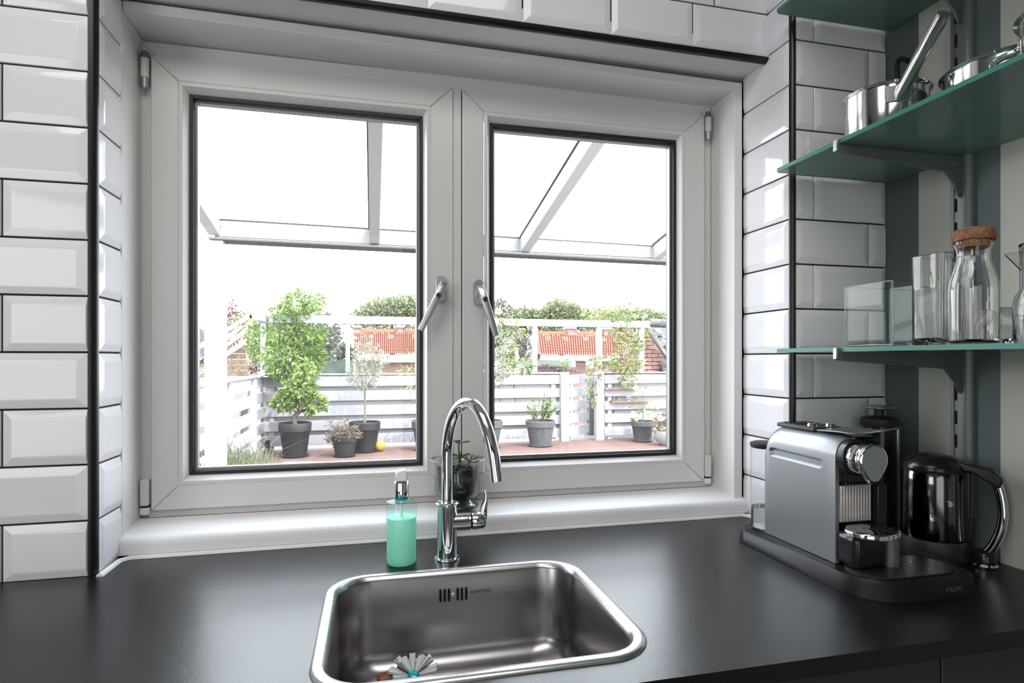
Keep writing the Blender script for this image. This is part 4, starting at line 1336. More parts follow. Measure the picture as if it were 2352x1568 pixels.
def fence_run(fn, lab, p0, p1, zs, ht, th=.022, posts=(), cap=True, back=True, capz=1.075, joint=2.4, backm=None):
    """horizontal boards between p0 and p1 (xy)"""
    e = thing(fn, lab, 'fence', (0, 0, 0))
    p0, p1 = Vector((*p0, 0)), Vector((*p1, 0))
    L = (p1 - p0).length
    d = (p1 - p0).normalized()
    nrm = Vector((d.y, -d.x, 0))
    nseg = max(1, round(L / joint))
    for z in zs:
        for s_ in range(nseg):
            a = p0 + d * (L * s_ / nseg + .002)
            b = p0 + d * (L * (s_ + 1) / nseg - .002)
            MB().beam(a + Vector((0, 0, z + ht / 2)), b + Vector((0, 0, z + ht / 2)), th, ht).build('board', M['fence'], e, bevel=.003, seg=1)
    if back:
        for z in zs[:-1]:
            zz = z + ht - .01
            a = p0 - nrm * .06
            b = p1 - nrm * .06
            MB().beam(a + Vector((0, 0, zz + .055)), b + Vector((0, 0, zz + .055)), th, .13).build('back_board', M['fence_shaded'], e)
    for t_ in posts:
        c_ = p0 + d * t_ - nrm * .035
        MB().beam(c_ + Vector((0, 0, -.02)), c_ + Vector((0, 0, 1.04)), .07, .045).build('post', M['fence'], e)
    if cap:
        MB().beam(p0 + Vector((0, 0, capz)) - nrm * .02, p1 + Vector((0, 0, capz)) - nrm * .02, .09, .022).build('cap_board', M['fence'], e, bevel=.003, seg=1)
        MB().beam(p0 + Vector((0, 0, capz - .0145)) + nrm * .0125, p1 + Vector((0, 0, capz - .0145)) + nrm * .0125, .004, .007).build('shade_strip', M['alu_line'], e)  # dark strip drawn in for the shade under the cap board
    return e
FYY = 8.9
BZ = [0.055, 0.265, 0.475, 0.69, 0.90]
xa, xb_ = -1.50, at(1290, 900, FYY).x
fence_run('terrace_fence', 'long white slatted fence at the far side of the terrace', (xa, FYY), (xb_, FYY), BZ, .145, posts=(0.1, 2.2, 4.3), joint=2.3)
gx0, gx1 = at(1388, 900, FYY).x, at(1550, 900, FYY).x
fence_run('terrace_fence', 'white slatted fence right of the garden gate with small shelves', (gx0, FYY), (gx1, FYY), BZ, .145, posts=(0.1,), joint=2.0)
fence_run('terrace_fence', 'white open-slatted fence along the left side of the terrace', (-1.50, FYY - .02), (-1.50, 4.4), BZ, .145, posts=(0.9, 2.2, 3.5), joint=2.2, back=False)
# posts beside the gate
for a, b, lab in ((1289, 1308, 'wide white gate post left of the open gate'), (1370, 1388, 'wide white gate post right of the open gate')):
    pa, pb = at(a, 900, FYY - .08), at(b, 900, FYY - .08)
    o = MB().box(pa.x, pb.x, FYY - .08, FYY + .03, -.02, 1.09).build('gate_post', M['fence'], bevel=.004)
    tag(o, lab, 'post', 'white posts either side of the garden gate')
gt = thing('garden_gate', 'white board garden gate standing half open in the fence', 'gate', (0, 0, 0))
g0 = Vector((at(1308, 900, FYY).x, FYY + .02, 0))
g1 = at(1353, 900, FYY + .55)
g1 = Vector((g1.x, FYY + .55, 0))
for z in BZ:
    MB().beam(g0 + Vector((0, 0, z + .07)), g1 + Vector((0, 0, z + .07)), .02, .15).build('board', M['fence'], gt, bevel=.003, seg=1)
for q in (0.08, .9):
    c_ = g0.lerp(g1, q) + Vector((.02, .04, 0))
    MB().beam(c_, c_ + Vector((0, 0, 1.04)), .05, .05).build('stile', M['fence_shaded'], gt)
MB().beam(g0 + Vector((.02, .05, .08)), g1 + Vector((.02, .05, 1.0)), .04, .05).build('brace', M['fence_shaded'], gt)
# rail frame above the fence
rf = thing('rail_frame', 'white post and beam rail standing above the terrace fence', 'rail', (0, 0, 0))
ra_, rb2 = at(590, 730, FYY).x, at(1490, 745, FYY).x
MB().beam((ra_, FYY, 1.868), (rb2, FYY, 1.868), .09, .112).build('beam', M['fence'], rf, bevel=.004)
for a, b in ((599, 612), (794, 803.5), (954, 963), (1223, 1233), (1370, 1381), (1467, 1478)):
    x0, x1 = at(a, 800, FYY).x, at(b, 800, FYY).x
    bx('post', M['fence'], rf, x0, x1, FYY - .03, FYY + .03, 1.087, 1.811)
MB().beam((-1.50, FYY, 1.868), (-1.50, FYY - .5, 1.868), .08, .11).build('beam', M['fence'], rf, bevel=.004)
# two small wooden shelves on the right fence with a dotted box
for px0, px1, py_, lab in ((1388, 1470, 892.5, 'upper thin brown shelf board on the right fence'), (1404, 1495, 922.5, 'lower thin brown shelf board on the right fence')):
    p, q = at(px0, py_, FYY - .08), at(px1, py_, FYY - .08)
    o = MB().box(p.x, q.x, FYY - .12, FYY - .013, p.z - .012, p.z + .012).build('wall_shelf', M['plank'])
    tag(o, lab, 'shelf', 'brown shelf boards on the right fence')
p = at(1443, 915, FYY - .07)
bxn = thing('lantern', 'small white dotted lantern on the lower fence shelf', 'lantern', (p.x, FYY - .07, p.z - .032))
bx('body', M['fence'], bxn, -.035, .035, -.03, .03, 0, .075, bevel=.004)
for i in range(3):
    for j in range(2):
        bx('opening', M['slot'], bxn, -.028 + .022 * i, -.014 + .022 * i, -.0315, -.0300, .012 + .032 * j, .032 + .032 * j)

o = MB().box(-2.8, -2.2, 3.0, 11.8, -3.02, 0.98).prism([(-2.8, 11.8, -3.02), (-2.2, 11.8, -3.02), (-2.2, 11.8, .95), (-2.8, 11.8, .95)], (0, .45, -.02)).build('low_wall', M['render'])
tag(o, 'low white rendered wall behind the open left fence', 'wall')
# ---- veranda roof
ver = thing('veranda_roof', 'white aluminium glass-roofed veranda outside the window', 'veranda', (0, 0, 0))
VY = 3.9
def vb(pts, nm, m, dep=.12):
    """front face outline points at distance VY, extruded outwards"""
    MB().prism([at(a, b, VY) for a, b in pts], (0, dep, 0)).build(nm, m, ver)
A0, A1 = at(492, 503, VY), at(1190, 546, VY)
sl_ = (A1.z - A0.z) / (A1.x - A0.x)
C0, C1 = at(490, 542, VY), at(1195, 577, VY)
sl2 = (C1.z - C0.z) / (C1.x - C0.x)
D0, D1 = at(490, 551, VY), at(1535, 603, VY)
sl3 = (D1.z - D0.z) / (D1.x - D0.x)
xe0, xe1 = A0.x, A0.x + 4.3
def band(x0, x1, ztop, st, zbot, sb, y0, y1, nm, m):
    MB().prism([(x0, y0, ztop(x0)), (x1, y0, ztop(x1)), (x1, y0, zbot(x1)), (x0, y0, zbot(x0))], (0, y1 - y0, 0)).build(nm, m, ver)
zt1 = lambda x: A0.z + (x - A0.x) * sl_
zt2 = lambda x: C0.z + (x - C0.x) * sl2
zt3 = lambda x: D0.z + (x - D0.x) * sl3
band(xe0, xe1, zt1, 0, zt2, 0, VY, VY + .10, 'wall_plate', M['alu'])
band(xe0, xe1, lambda x: zt1(x) + .004, 0, lambda x: zt1(x) - .002, 0, VY - .004, VY + .10, 'seal', M['alu_line'])
mb = MB()
NN = 7
rg = []
for x in (xe0 - .03, xe1):
    row = []
    for k in range(NN):
        a = PI * k / (NN - 1)
        row.append((x, VY + .02 - .045 * math.sin(a), zt2(x) + (zt3(x) - zt2(x)) * k / (NN - 1)))
    row += [(x, VY + .12, zt3(x)), (x, VY + .12, zt2(x))]
    rg.append(row)
loft(mb, rg, True, True)
mb.build('gutter', M['alu'], ver, smooth=True, angle=50)
band(xe0, xe1, lambda x: zt3(x) + .002, 0, lambda x: zt3(x) - .004, 0, VY - .003, VY + .1, 'seal', M['alu_line'])
# rafters slope up towards the house
slope = math.tan(R(11.2))
def rafter(x, zb, wd=.062, ht=.10, zofs=0.0):
    y1, y0 = VY - .002, 1.60
    z1_ = zb
    z0_ = zb + (y1 - y0) * slope
    MB().prism([(x - wd / 2, y1, z1_ - ht), (x + wd / 2, y1, z1_ - ht), (x + wd / 2, y1, z1_), (x - wd / 2, y1, z1_)], (0, y0 - y1, z0_ - z1_)).build('rafter', M['alu'], ver)
    MB().prism([(x - wd / 2 - .008, y1, z1_), (x - wd / 2 + .004, y1, z1_), (x - wd / 2 + .004, y1, z1_ + .012), (x - wd / 2 - .008, y1, z1_ + .012)], (0, y0 - y1, z0_ - z1_)).build('seal', M['alu_line'], ver)
rxs = [at(860, 555, VY).x, at(1205, 575, VY).x, at(1508, 592, VY).x]
dx_ = rxs[1] - rxs[0]
rx_all = [xe0 + .0] + rxs + [rxs[2] + dx_]
for x in rx_all:
    rafter(x, zt1(x) + .002)
for a, b in zip(rx_all[:-1], rx_all[1:]):
    za, zb_ = zt1(a), zt1(b)
    rise = (VY - 1.60) * slope
    mb = MB()
    mb.add([(a + .03, VY, za + .008), (b - .03, VY, zb_ + .008), (b - .03, 1.60, zb_ + .008 + rise), (a + .03, 1.60, za + .008 + rise)], [(0, 1, 2, 3)])
    mb.build('roof_pane', M['roofglass'], ver)
p0, p1 = at(470, 800, VY), at(513, 800, VY)
MB().box(p0.x, p1.x, VY - .01, VY + .10, -.03, zt3(p0.x) - .002).build('post', M['alu'], ver, bevel=.004)
x_end = xe1 - .2
bx('post', M['alu'], ver, x_end, x_end + .12, VY - .01, VY + .10, -.03, zt3(x_end) - .01)

# ---- pots and plants on the terrace
def pot(name, lab, cat, px0, px1, pyt, pyb, y, m, sauc=True, group=None):
    """plastic pot whose rim spans px0..px1 at distance y"""
    a, b = at(px0, pyb, y), at(px1, pyb, y)
    r_ = (b.x - a.x) / 2 * 1.0
    cx_ = (a.x + b.x) / 2
    h = at(px0, pyt, y).z - at(px0, pyb, y - r_ * .6).z
    e = thing(name, lab, cat, (cx_, y, 0.0), group=group)
    h = at((px0 + px1) / 2, pyt, y).z
    MB().lathe([(0, 0.012), (r_ * .70, .012), (r_ * .90, h * .74), (r_ * .92, h * .75), (r_ * .98, h * .76), (r_, h * .98), (r_ * .97, h), (r_ * .90, h), (r_ * .88, h * .90), (0, h * .90)], n=36).build('pot', m, e, smooth=True, angle=40)
    MB().lathe([(r_ * .87, h * .905), (0, h * .93)], n=20).build('soil', M['soil'], e)
    if sauc:
        MB().lathe([(0, 0), (r_ * .80, 0), (r_ * .86, .02), (r_ * .83, .022), (0, .010)], n=32).build('saucer', m, e, smooth=True, angle=40)
    return e, cx_, r_, h

def crown(e, c, rad, n, size, m, wd=.45, name='leaves', droop=0.0, hollow=.25, stuff=True, rs=None):
    rs = rs or random.Random(int(abs(c[0] * 1000)) + n)
    mb = MB()
    st = random.getstate()
    random.seed(rs.random())
    for k in range(n):
        while True:
            v = Vector((rs.uniform(-1, 1), rs.uniform(-1, 1), rs.uniform(-1, 1)))
            if hollow < v.length < 1:
                break
        # lumpy outline
        f_ = 0.82 + 0.18 * math.sin(v.x * 7 + c[0]) * math.cos(v.z * 6 + c[2] * 3)
        p = Vector((c[0] + v.x * rad[0] * f_, c[1] + v.y * rad[1] * f_, c[2] + v.z * rad[2] * f_))
        d = v.normalized() + Vector((rs.gauss(0, .5), rs.gauss(0, .5), rs.gauss(0, .5) - droop))
        s_ = size * rs.uniform(.6, 1.25)
        mb.leaf(p, d, s_, s_ * wd)
    random.setstate(st)
    o = leafmesh(mb, name, m, e)
    if stuff:
        o['kind'] = 'stuff'
    return o
def multi_crown(e, blobs, size, m, wd=.45, droop=0.0, name='leaves', seed=1):
    rs = random.Random(seed)
    mb = MB()
    st = random.getstate()
    random.seed(seed)
    for (c, rad, n) in blobs:
        for k in range(n):
            while True:
                v = Vector((rs.uniform(-1, 1), rs.uniform(-1, 1), rs.uniform(-1, 1)))
                if .2 < v.length < 1:
                    break
            p = Vector((c[0] + v.x * rad[0], c[1] + v.y * rad[1], c[2] + v.z * rad[2]))
            d = v.normalized() + Vector((rs.gauss(0, .5), rs.gauss(0, .5), rs.gauss(0, .5) - droop))
            s_ = size * rs.uniform(.6, 1.25)
            mb.leaf(p, d, s_, s_ * wd)
    random.setstate(st)
    o = leafmesh(mb, name, m, e)
    o['kind'] = 'stuff'
    return o
def branches(e, base, tips, r0, m, name='branch', trunk=None):
    for t_ in tips:
        b, t_ = Vector(base), Vector(t_)
        mid = b.lerp(t_, .5) + Vector((random.uniform(-.03, .03), random.uniform(-.02, .02), .02))
        MB().tube([b, mid, t_], [r0, r0 * .7, r0 * .35], 6).build(name, m, e, smooth=True)

PY = 8.45
# 1 bushy small tree in black pot
e, cx_, r_, h = pot('potted_tree', 'bright green bushy small tree with twisted trunk in black pot', 'potted plant', 639, 716, 970, 1036, PY - .15, M['potblack'])
tk_ = [(0, 0, h * .9), (-.02, 0, h + .06), (.06, 0, h + .16), (.10, 0, h + .24), (.03, 0, h + .32)]
MB().tube(tk_, [.035, .030, .032, .022, .014], 8).build('trunk', M['bark'], e, smooth=True)
branches(e, tk_[3], [(-.12, .02, h + .38), (.22, 0, h + .36), (.10, 0, h + .6)], .014, M['bark'])
multi_crown(e, [((-.10, 0, h + .28), (.17, .14, .12), 220), ((.05, 0, h + .44), (.20, .16, .17), 360), ((.12, 0, h + .68), (.13, .12, .16), 160), ((.24, 0, h + .26), (.16, .12, .14), 240)], .085, L_BRIGHT, .55, .5, seed=11)
# 2 small pot with dried flowers
e, cx_, r_, h = pot('potted_flowers', 'small black pot of withered pinkish flowers, frontmost of the black pots', 'potted plant', 761, 822, 1000, 1041, PY - .30, M['potblack'])
multi_crown(e, [((0, 0, h + .02), (.23, .18, .10), 420), ((-.08, 0, h + .14), (.16, .12, .10), 60), ((-.12, 0, h - .06), (.12, .10, .08), 100)], .055, L_DRY, .35, .2, seed=12)
for k in range(7):
    a = random.uniform(-.18, .18)
    MB().tube([(a * .4, 0, h), (a, 0, h + .12), (a * 1.2, 0, h + random.uniform(.14, .26))], .0025, 4).build('stem', L_DRY, e)
# 3 olive standard
e, cx_, r_, h = pot('olive_tree', 'round headed olive tree on a thin bare stem in black pot', 'potted plant', 801, 874, 968, 1033, PY + .05, M['potblack'])
MB().tube([(0, 0, h * .9), (.005, 0, h + .2), (.0, 0, h + .44)], [.017, .014, .012], 8).build('trunk', M['palebark'], e, smooth=True)
branches(e, (0, 0, h + .43), [(-.18, .02, h + .62), (.2, 0, h + .66), (0, 0, h + .8), (-.1, 0, h + .9), (.1, 0, h + .95), (.26, .02, h + .8)], .008, M['palebark'])
multi_crown(e, [((0, 0, h + .66), (.27, .22, .20), 700), ((.04, 0, h + .92), (.20, .17, .20), 420), ((-.02, 0, h + 1.1), (.12, .1, .12), 140), ((.22, 0, h + .88), (.14, .1, .12), 160)], .06, L_OLIVE, .26, seed=13)
# ball
p = at(873, 1020, PY + .02)
o = MB().lathe([(.075 * math.sin(PI * k / 14), -.075 * math.cos(PI * k / 14)) for k in range(15)], (0, 0, 0), 24).build('ball', M['ball'], smooth=True, loc=(p.x, PY + .02, .075))
tag(o, 'small yellow ball beside the olive tree pot', 'ball')
# 4 pot partly behind the centre of the window, left pane edge
e, cx_, r_, h = pot('potted_bamboo', 'haze-greyed pot of yellow green bamboo by the left pane edge', 'potted plant', 945, 1020, 965, 1024, PY, M['pot_hazed'])
multi_crown(e, [((-.10, 0, h + .65), (.30, .2, .30), 110), ((.1, 0, h + .6), (.3, .2, .4), 160)], .16, L_PALE, .13, .4, seed=14)
for k in range(6):
    a = random.uniform(-.25, .2)
    MB().tube([(a * .3, 0, h * .9), (a * .7, 0, h + .5), (a, 0, h + .9)], [.006, .004, .002], 5).build('cane', M['palebark'], e)
# 5 olive seen at the left edge of the right pane
e, cx_, r_, h = pot('olive_tree', 'grey green olive tree half hidden by the middle window stile', 'potted plant', 1078, 1154, 965, 1024, PY, M['pot_hazed'])
MB().tube([(0, 0, h * .9), (.01, 0, h + .3), (.0, 0, h + .5)], [.016, .013, .012], 8).build('trunk', M['palebark'], e, smooth=True)
multi_crown(e, [((.05, 0, h + .75), (.30, .22, .30), 620), ((.12, 0, h + 1.15), (.25, .2, .25), 380)], .065, L_OLIVE, .26, seed=15)
# 6 haze-greyed pot with upright shrub
e, cx_, r_, h = pot('potted_shrub', 'upright fine leaved shrub in a haze-greyed pot, middle of the right pane', 'potted plant', 1208, 1274, 965, 1022, PY, M['pot_hazed'])
rs = random.Random(8)
mb = MB()
for k in range(22):
    a = rs.uniform(-1, 1)
    t_ = Vector((a * .30 + .05, rs.uniform(-.12, .12), h + rs.uniform(.20, .46) * (1 - abs(a) * .3)))
    b = Vector((a * .05, 0, h * .9))
    MB().tube([b, b.lerp(t_, .5) + Vector((0, 0, .03)), t_], [.004, .003, .002], 4).build('stem', M['bark'], e)
    for q in range(26):
        p_ = b.lerp(t_, rs.uniform(.25, 1)) + Vector((rs.gauss(0, .01), rs.gauss(0, .01), rs.gauss(0, .01)))
        mb.leaf(p_, (rs.gauss(0, 1), rs.gauss(0, 1), rs.gauss(.5, 1)), .035, .018)
o = leafmesh(mb, 'leaves', L_FRESH, e)
o['kind'] = 'stuff'
# 7 haze-greyed pot with big pale leaves
e, cx_, r_, h = pot('potted_fig', 'young plant with large pale green leaves in the rightmost haze-greyed pot', 'potted plant', 1451, 1501, 966, 1013, PY + .1, M['pot_hazed'])
rs = random.Random(9)
MB().tube([(0, 0, h * .9), (.01, 0, h + .25), (.0, 0, h + .52)], [.008, .006, .004], 6).build('trunk', M['palebark'], e)
for k in range(26):
    a = rs.uniform(0, 2 * PI)
    z = h + rs.uniform(-.02, .55)
    L = rs.uniform(.05, .22)
    p0_ = Vector((0, 0, z))
    p1_ = Vector((math.cos(a) * L, math.sin(a) * L * .6, z + rs.uniform(-.02, .08)))
    lf = MB()
    lf.leaf(p1_, (math.cos(a), math.sin(a) * .6, rs.uniform(-.5, .1)), .12, .10, .08)
    MB().tube([p0_, p1_], .002, 4).build('leaf_stalk', M['palebark'], e)
    leafmesh(lf, 'leaf', L_PALE, e)
# 8 white bowl
e = thing('potted_flowers', 'round white bowl of faded flowers at the right pane edge', 'potted plant', (at(1528, 1030, PY - .35).x, PY - .35, 0))
MB().lathe([(0, 0), (.08, 0), (.14, .06), (.175, .15), (.18, .21), (.17, .215), (.165, .19), (0, .18)], n=32).build('bowl', M['potwhite'], e, smooth=True)
multi_crown(e, [((0, 0, .26), (.18, .15, .09), 200), ((-.06, 0, .38), (.12, .1, .10), 90)], .06, L_DRY, .4, seed=17)
# 9 ornamental grass
gs = thing('ornamental_grass', 'clump of long arching ornamental grass beside the veranda post', 'grass', (0, 0, 0), kind='stuff')
mb = MB()
rs = random.Random(21)
gy = 5.9
for k in range(900):
    px_ = rs.choice((rs.gauss(470, 22), rs.gauss(560, 28), rs.gauss(548, 24)))
    b = at(px_, 1105, gy + rs.uniform(-.35, .5))
    b.z = .02
    L = rs.uniform(.25, .62)
    dx, dy = rs.gauss(0, .35), rs.gauss(0, .3)
    m_ = b + Vector((dx * L * .35, dy * L * .35, L * .65))
    t_ = b + Vector((dx * L, dy * L, L * rs.uniform(.55, .98)))
    wv = Vector((.0035, .001, 0))
    mb.add([b - wv, b + wv, m_ + wv, t_, m_ - wv], [(0, 1, 2, 4), (4, 2, 3)])
o = leafmesh(mb, 'blades', L_GRASS, gs)
o['kind'] = 'stuff'
# 10 weathered sleeper
a, b = at(622, 1078, 6.75), at(940, 1078, 6.75)
sl__ = MB()
sl__.prism([(a.x, 6.62, -.02), (a.x + .02, 6.62, .14), (a.x + .14, 6.62, .175), (b.x - .7, 6.62, .15), (b.x, 6.62, .075), (b.x, 6.62, -.02)], (0, .24, 0))
o = sl__.build('timber_sleeper', M['sleeper'], bevel=.02)
tag(o, 'weathered grey timber sleeper lying on the decking', 'timber')
# small hose tap box in corner
p = at(614, 1020, 8.75)
o = MB().box(p.x - .03, p.x + .03, 8.72, 8.80, 0.0, .16).build('junction_box', M['slot'], bevel=.004)
tag(o, 'small black junction box in the fence corner', 'box')

# ---- climbing plants on the fence
wi = thing('climbing_shrub', 'large bright green climbing shrub hanging over the left fence', 'climber', (0, 0, 0))
def B(px_, py_, y, rx_, ry_, rz_, n):
    c_ = at(px_, py_, y)
    return ((c_.x, c_.y, c_.z), (rx_, ry_, rz_), n)
multi_crown(wi, [B(650, 718, 8.95, .16, .3, .10, 170), B(680, 700, 8.9, .20, .3, .18, 300), B(718, 694, 8.95, .13, .3, .12, 130), B(693, 728, 8.95, .16, .2, .08, 100),
                 B(640, 765, 8.95, .20, .3, .18, 260), B(685, 770, 8.9, .26, .3, .20, 380), B(722, 768, 8.9, .18, .3, .14, 200),
                 B(630, 815, 8.8, .17, .3, .20, 240), B(672, 825, 8.75, .26, .3, .20, 420), B(712, 825, 8.8, .20, .3, .18, 300), B(655, 853, 8.7, .22, .2, .10, 240), B(722, 805, 8.85, .14, .2, .14, 120)], .10, L_FRESH, .32, .45, seed=31)
rs = random.Random(4)
for px_, py_ in ((660, 850), (700, 700), (640, 760), (720, 780), (690, 720)):
    p0_, p1_ = at(672, 870, 9.0), at(px_, py_, 8.95)
    p0_.z = 0.3
    MB().tube([p0_, p0_.lerp(p1_, .5) + Vector((rs.uniform(-.1, .1), 0, 0)), p1_], [.02, .014, .006], 6).build('stem', M['bark'], wi)
vi = thing('climbing_vine', 'pale green vine sprawling over the rail and right fence', 'climber', (0, 0, 0))
multi_crown(vi, [B(1362, 722, 8.85, .18, .2, .09, 130), B(1420, 722, 8.85, .30, .25, .10, 260), B(1440, 708, 8.9, .16, .2, .07, 90), B(1425, 755, 8.9, .17, .2, .16, 150),
                 B(1440, 795, 8.85, .22, .25, .14, 220), B(1462, 780, 8.85, .14, .2, .20, 150), B(1390, 828, 8.8, .26, .2, .10, 200), B(1442, 838, 8.75, .28, .25, .12, 300),
                 B(1365, 860, 8.8, .10, .15, .20, 100), B(1440, 872, 8.72, .14, .12, .10, 80), B(1358, 910, 8.8, .06, .1, .18, 50), B(1478, 750, 8.9, .08, .15, .2, 50), B(1395, 712, 8.8, .2, .15, .06, 60)], .075, L_VINE, .38, .3, seed=32)
for px_, py_ in ((1405, 720), (1430, 760), (1370, 850)):
    p0_, p1_ = at(1400, 990, 8.95), at(px_, py_, 8.88)
    MB().tube([p0_, p0_.lerp(p1_, .5) + Vector((.08, 0, 0)), p1_], [.012, .008, .004], 5).build('stem', M['palebark'], vi)
v2 = thing('climbing_vine', 'sparse yellowing vine on the rail at the left edge of the right pane', 'climber', (0, 0, 0))
multi_crown(v2, [B(1160, 725, 8.85, .2, .2, .12, 60), B(1150, 790, 8.9, .25, .2, .35, 260), B(1180, 755, 8.9, .2, .2, .15, 80), B(1205, 840, 8.85, .18, .2, .10, 90), B(1145, 840, 8.9, .25, .2, .2, 200)], .085, L_VINE, .36, .3, seed=33)
for px_ in (1150, 1185):
    p0_, p1_ = at(px_ + 5, 990, 8.97), at(px_, 735, 8.9)
    MB().tube([p0_, p0_.lerp(p1_, .5) + Vector((-.06, 0, 0)), p1_], [.008, .006, .004], 5).build('stem', M['palebark'], v2)

# ---- neighbouring things behind the fence
# timber frame and plank wall at left
tf = thing('roof_truss', 'bare pale timber roof truss over a plank shed at left', 'truss', (0, 0, 0))
TY = 12.0
MB().beam(at(575, 862, 12.0), Vector((at(575, 862, 12.0).x, 12.0, -3.02)), .09, .09, up=(0, 1, 0)).build('post', M['timber'], tf)
def tbeam(x0, y0, x1, y1, wd=.09, m='timber', dy=0.0):
    MB().beam(at(x0, y0, TY + dy), at(x1, y1, TY + dy), wd, wd, up=(0, 1, 0)).build('beam', M[m], tf)
for q in ((440, 808, 578, 724), (444, 850, 556, 748), (450, 843, 576, 752), (440, 868, 574, 778), (581, 722, 571, 806), (572, 806, 575, 862)):
    tbeam(*q)
for q in ((520, 792, 531, 802), (535, 772, 546, 786), (547, 760, 560, 768), (455, 832, 468, 842)):
    tbeam(*q, wd=.06, dy=.05)
psd = thing('plank_shed', 'brown horizontal plank shed wall behind the left fence', 'shed', (0, 0, 0))
for k in range(6):
    yt = 786 + k * 13
    a, b = at(452, yt, TY + .3), at(569, yt, TY + .3)
    zb = at(452, yt + 12.6, TY + .3).z
    x0_ = max(a.x, -4.6) if k > 3 else at(578 - 33 * (k + 1), yt, TY + .3).x
    MB().box(min(x0_, b.x - .2), b.x, TY + .28, TY + .31, zb if k < 5 else -3.02, a.z).build('plank', M['plank'], psd)
multi_crown(tag(thing('straw_bush', 'pale dry straw coloured grass behind the left fence', 'grass'), kind='stuff'), [B(540, 852, 11, .5, .2, .16, 500), B(465, 862, 11, .35, .2, .25, 300)], .12, L_DRY, .12, -1.0, seed=41)
MB().box(at(450, 860, 11).x, at(572, 860, 11).x, 10.9, 11.2, -3.02, .45).build('planting_bed', M['mortar'], SC.objects['straw_bush'])
# slate roof seen at far left
sr = thing('slate_roof', 'dark slate roof corner at the far left edge of the view', 'roof', (0, 0, 0))
for k in range(9):
    p0_, p1_ = at(440, 742 + k * 9, 15 - .1 * k), at(470 + k * 7, 765 + k * 8, 15 - .1 * k)
    MB().beam(p0_, p1_, .2, .07).build('slate_course', M['slate'], sr)
# chain like lantern string beside timber: stacked stone post
ps_ = thing('stone_post', 'stacked grey stone post next to the timber truss', 'post', (0, 0, 0))
for k in range(7):
    a, b = at(577, 800 + k * 9, 11.5), at(588, 800 + k * 9, 11.5)
    zb = at(577, 808 + k * 9, 11.5).z
    MB().box(a.x + .01 * (k % 2), b.x, 11.5, 11.65, zb if k < 6 else -3.02, a.z).build('stone', M['greytile'] if k % 2 else M['render'], ps_, bevel=.01)

def bush(name, lab, blobs, size, m, wd=.5, seed=1, trunk=None, cat='bush', group=None):
    e = thing(name, lab, cat, (0, 0, 0), group=group)
    multi_crown(e, blobs, size, m, wd, seed=seed)
    if trunk:
        for (a, b, y, r_) in trunk:
            p_ = at(*a, y)
            MB().tube([(p_.x, y, -3.02), p_, at((a[0] + b[0]) / 2 + 1, (a[1] + b[1]) / 2, y), at(*b, y)], [r_ * 1.2, r_, r_ * .8, r_ * .5], 6).build('trunk', M['bark'], e)
    if not trunk:
        c_ = blobs[0][0]
        MB().tube([(c_[0], c_[1], -3.02), (c_[0] + .05, c_[1], c_[2] * .4 - 1.8), c_], [.05, .04, .02], 6).build('stem', M['bark'], e)
    return e
bush('purple_bush', 'dark purple bush spire rising behind the timber truss', [B(530, 735, 14, .3, .3, .25, 240), B(530, 715, 14, .08, .1, .3, 50), B(535, 770, 14, .5, .3, .35, 340)], .09, L_PURPLE, seed=51)
bush('purple_bush', 'purple barberry bush below the green shrub near the fence corner', [B(600, 835, 10.5, .16, .2, .25, 260), B(597, 785, 10.5, .10, .1, .25, 90)], .06, L_PURPLE, seed=52)
bush('green_bush', 'light green bush between timber truss and climbing shrub', [B(600, 780, 10.2, .22, .2, .42, 700), B(570, 750, 13, .35, .3, .3, 260)], .08, L_FRESH, seed=53)
bush('shade_tree', 'grey green tree behind the climbing shrub', [B(700, 760, 17, 1.0, .8, .6, 1500), B(735, 790, 17, .6, .6, .5, 700), B(650, 790, 17, .9, .6, .8, 900)], .14, L_GREY, seed=54, cat='tree', trunk=[((700, 860), (700, 760), 17, .12)])
bush('round_bush', 'dark rounded bush right of the small gabled house', [B(775, 815, 24, .6, .5, .45, 900), B(795, 812, 24, .35, .4, .35, 400)], .14, L_DARK, seed=55)
# hedge screen
a, b = at(740, 828, 12), at(812, 828, 12)
o = MB().box(a.x, b.x, 12, 12.15, -3.02, a.z).build('green_screen', M['hedge'])
tag(o, 'dark green netted fence screen left of the olive tree', 'fence')
# small gabled house
hs = thing('gabled_house', 'small distant house with red brick gable and dark roof', 'house', (0, 0, 0))
HY = 42
q = [Vector((at(724, 830, HY).x, HY, -3.02)), at(724, 800, HY), at(733, 789, HY), at(747, 808, HY), Vector((at(747, 830, HY).x, HY, -3.02))]
MB().prism(q, (0, .4, 0)).build('gable_wall', M['housebrick'], hs)
bx('window', M['render'], hs, at(730, 800, HY).x, at(736, 800, HY).x, HY - .05, HY, at(730, 818, HY).z, at(730, 806, HY).z)
MB().prism([at(733, 787, HY - .4), at(733, 790, HY - .4), at(749, 813, HY - .4), at(752, 812, HY - .4)], (0, .4, 0)).build('verge_board', M['render'], hs)
MB().prism([at(735, 788, HY), at(762, 790, HY + 3), at(762, 826, HY + 3), at(752, 812, HY)], (0, .3, 0)).build('roof', M['slate'], hs)
MB().prism([at(742, 804, HY - .5), at(752, 808, HY - .5), at(762, 828, HY - .5), at(742, 828, HY - .5)], (0, .3, 0)).build('side_wall', M['render'], hs)
MB().prism([at(744, 784, HY + 2), at(750, 784, HY + 2), at(750, 789, HY + 2), at(744, 789, HY + 2)], (0, .5, 0)).build('chimney', M['lead'], hs)

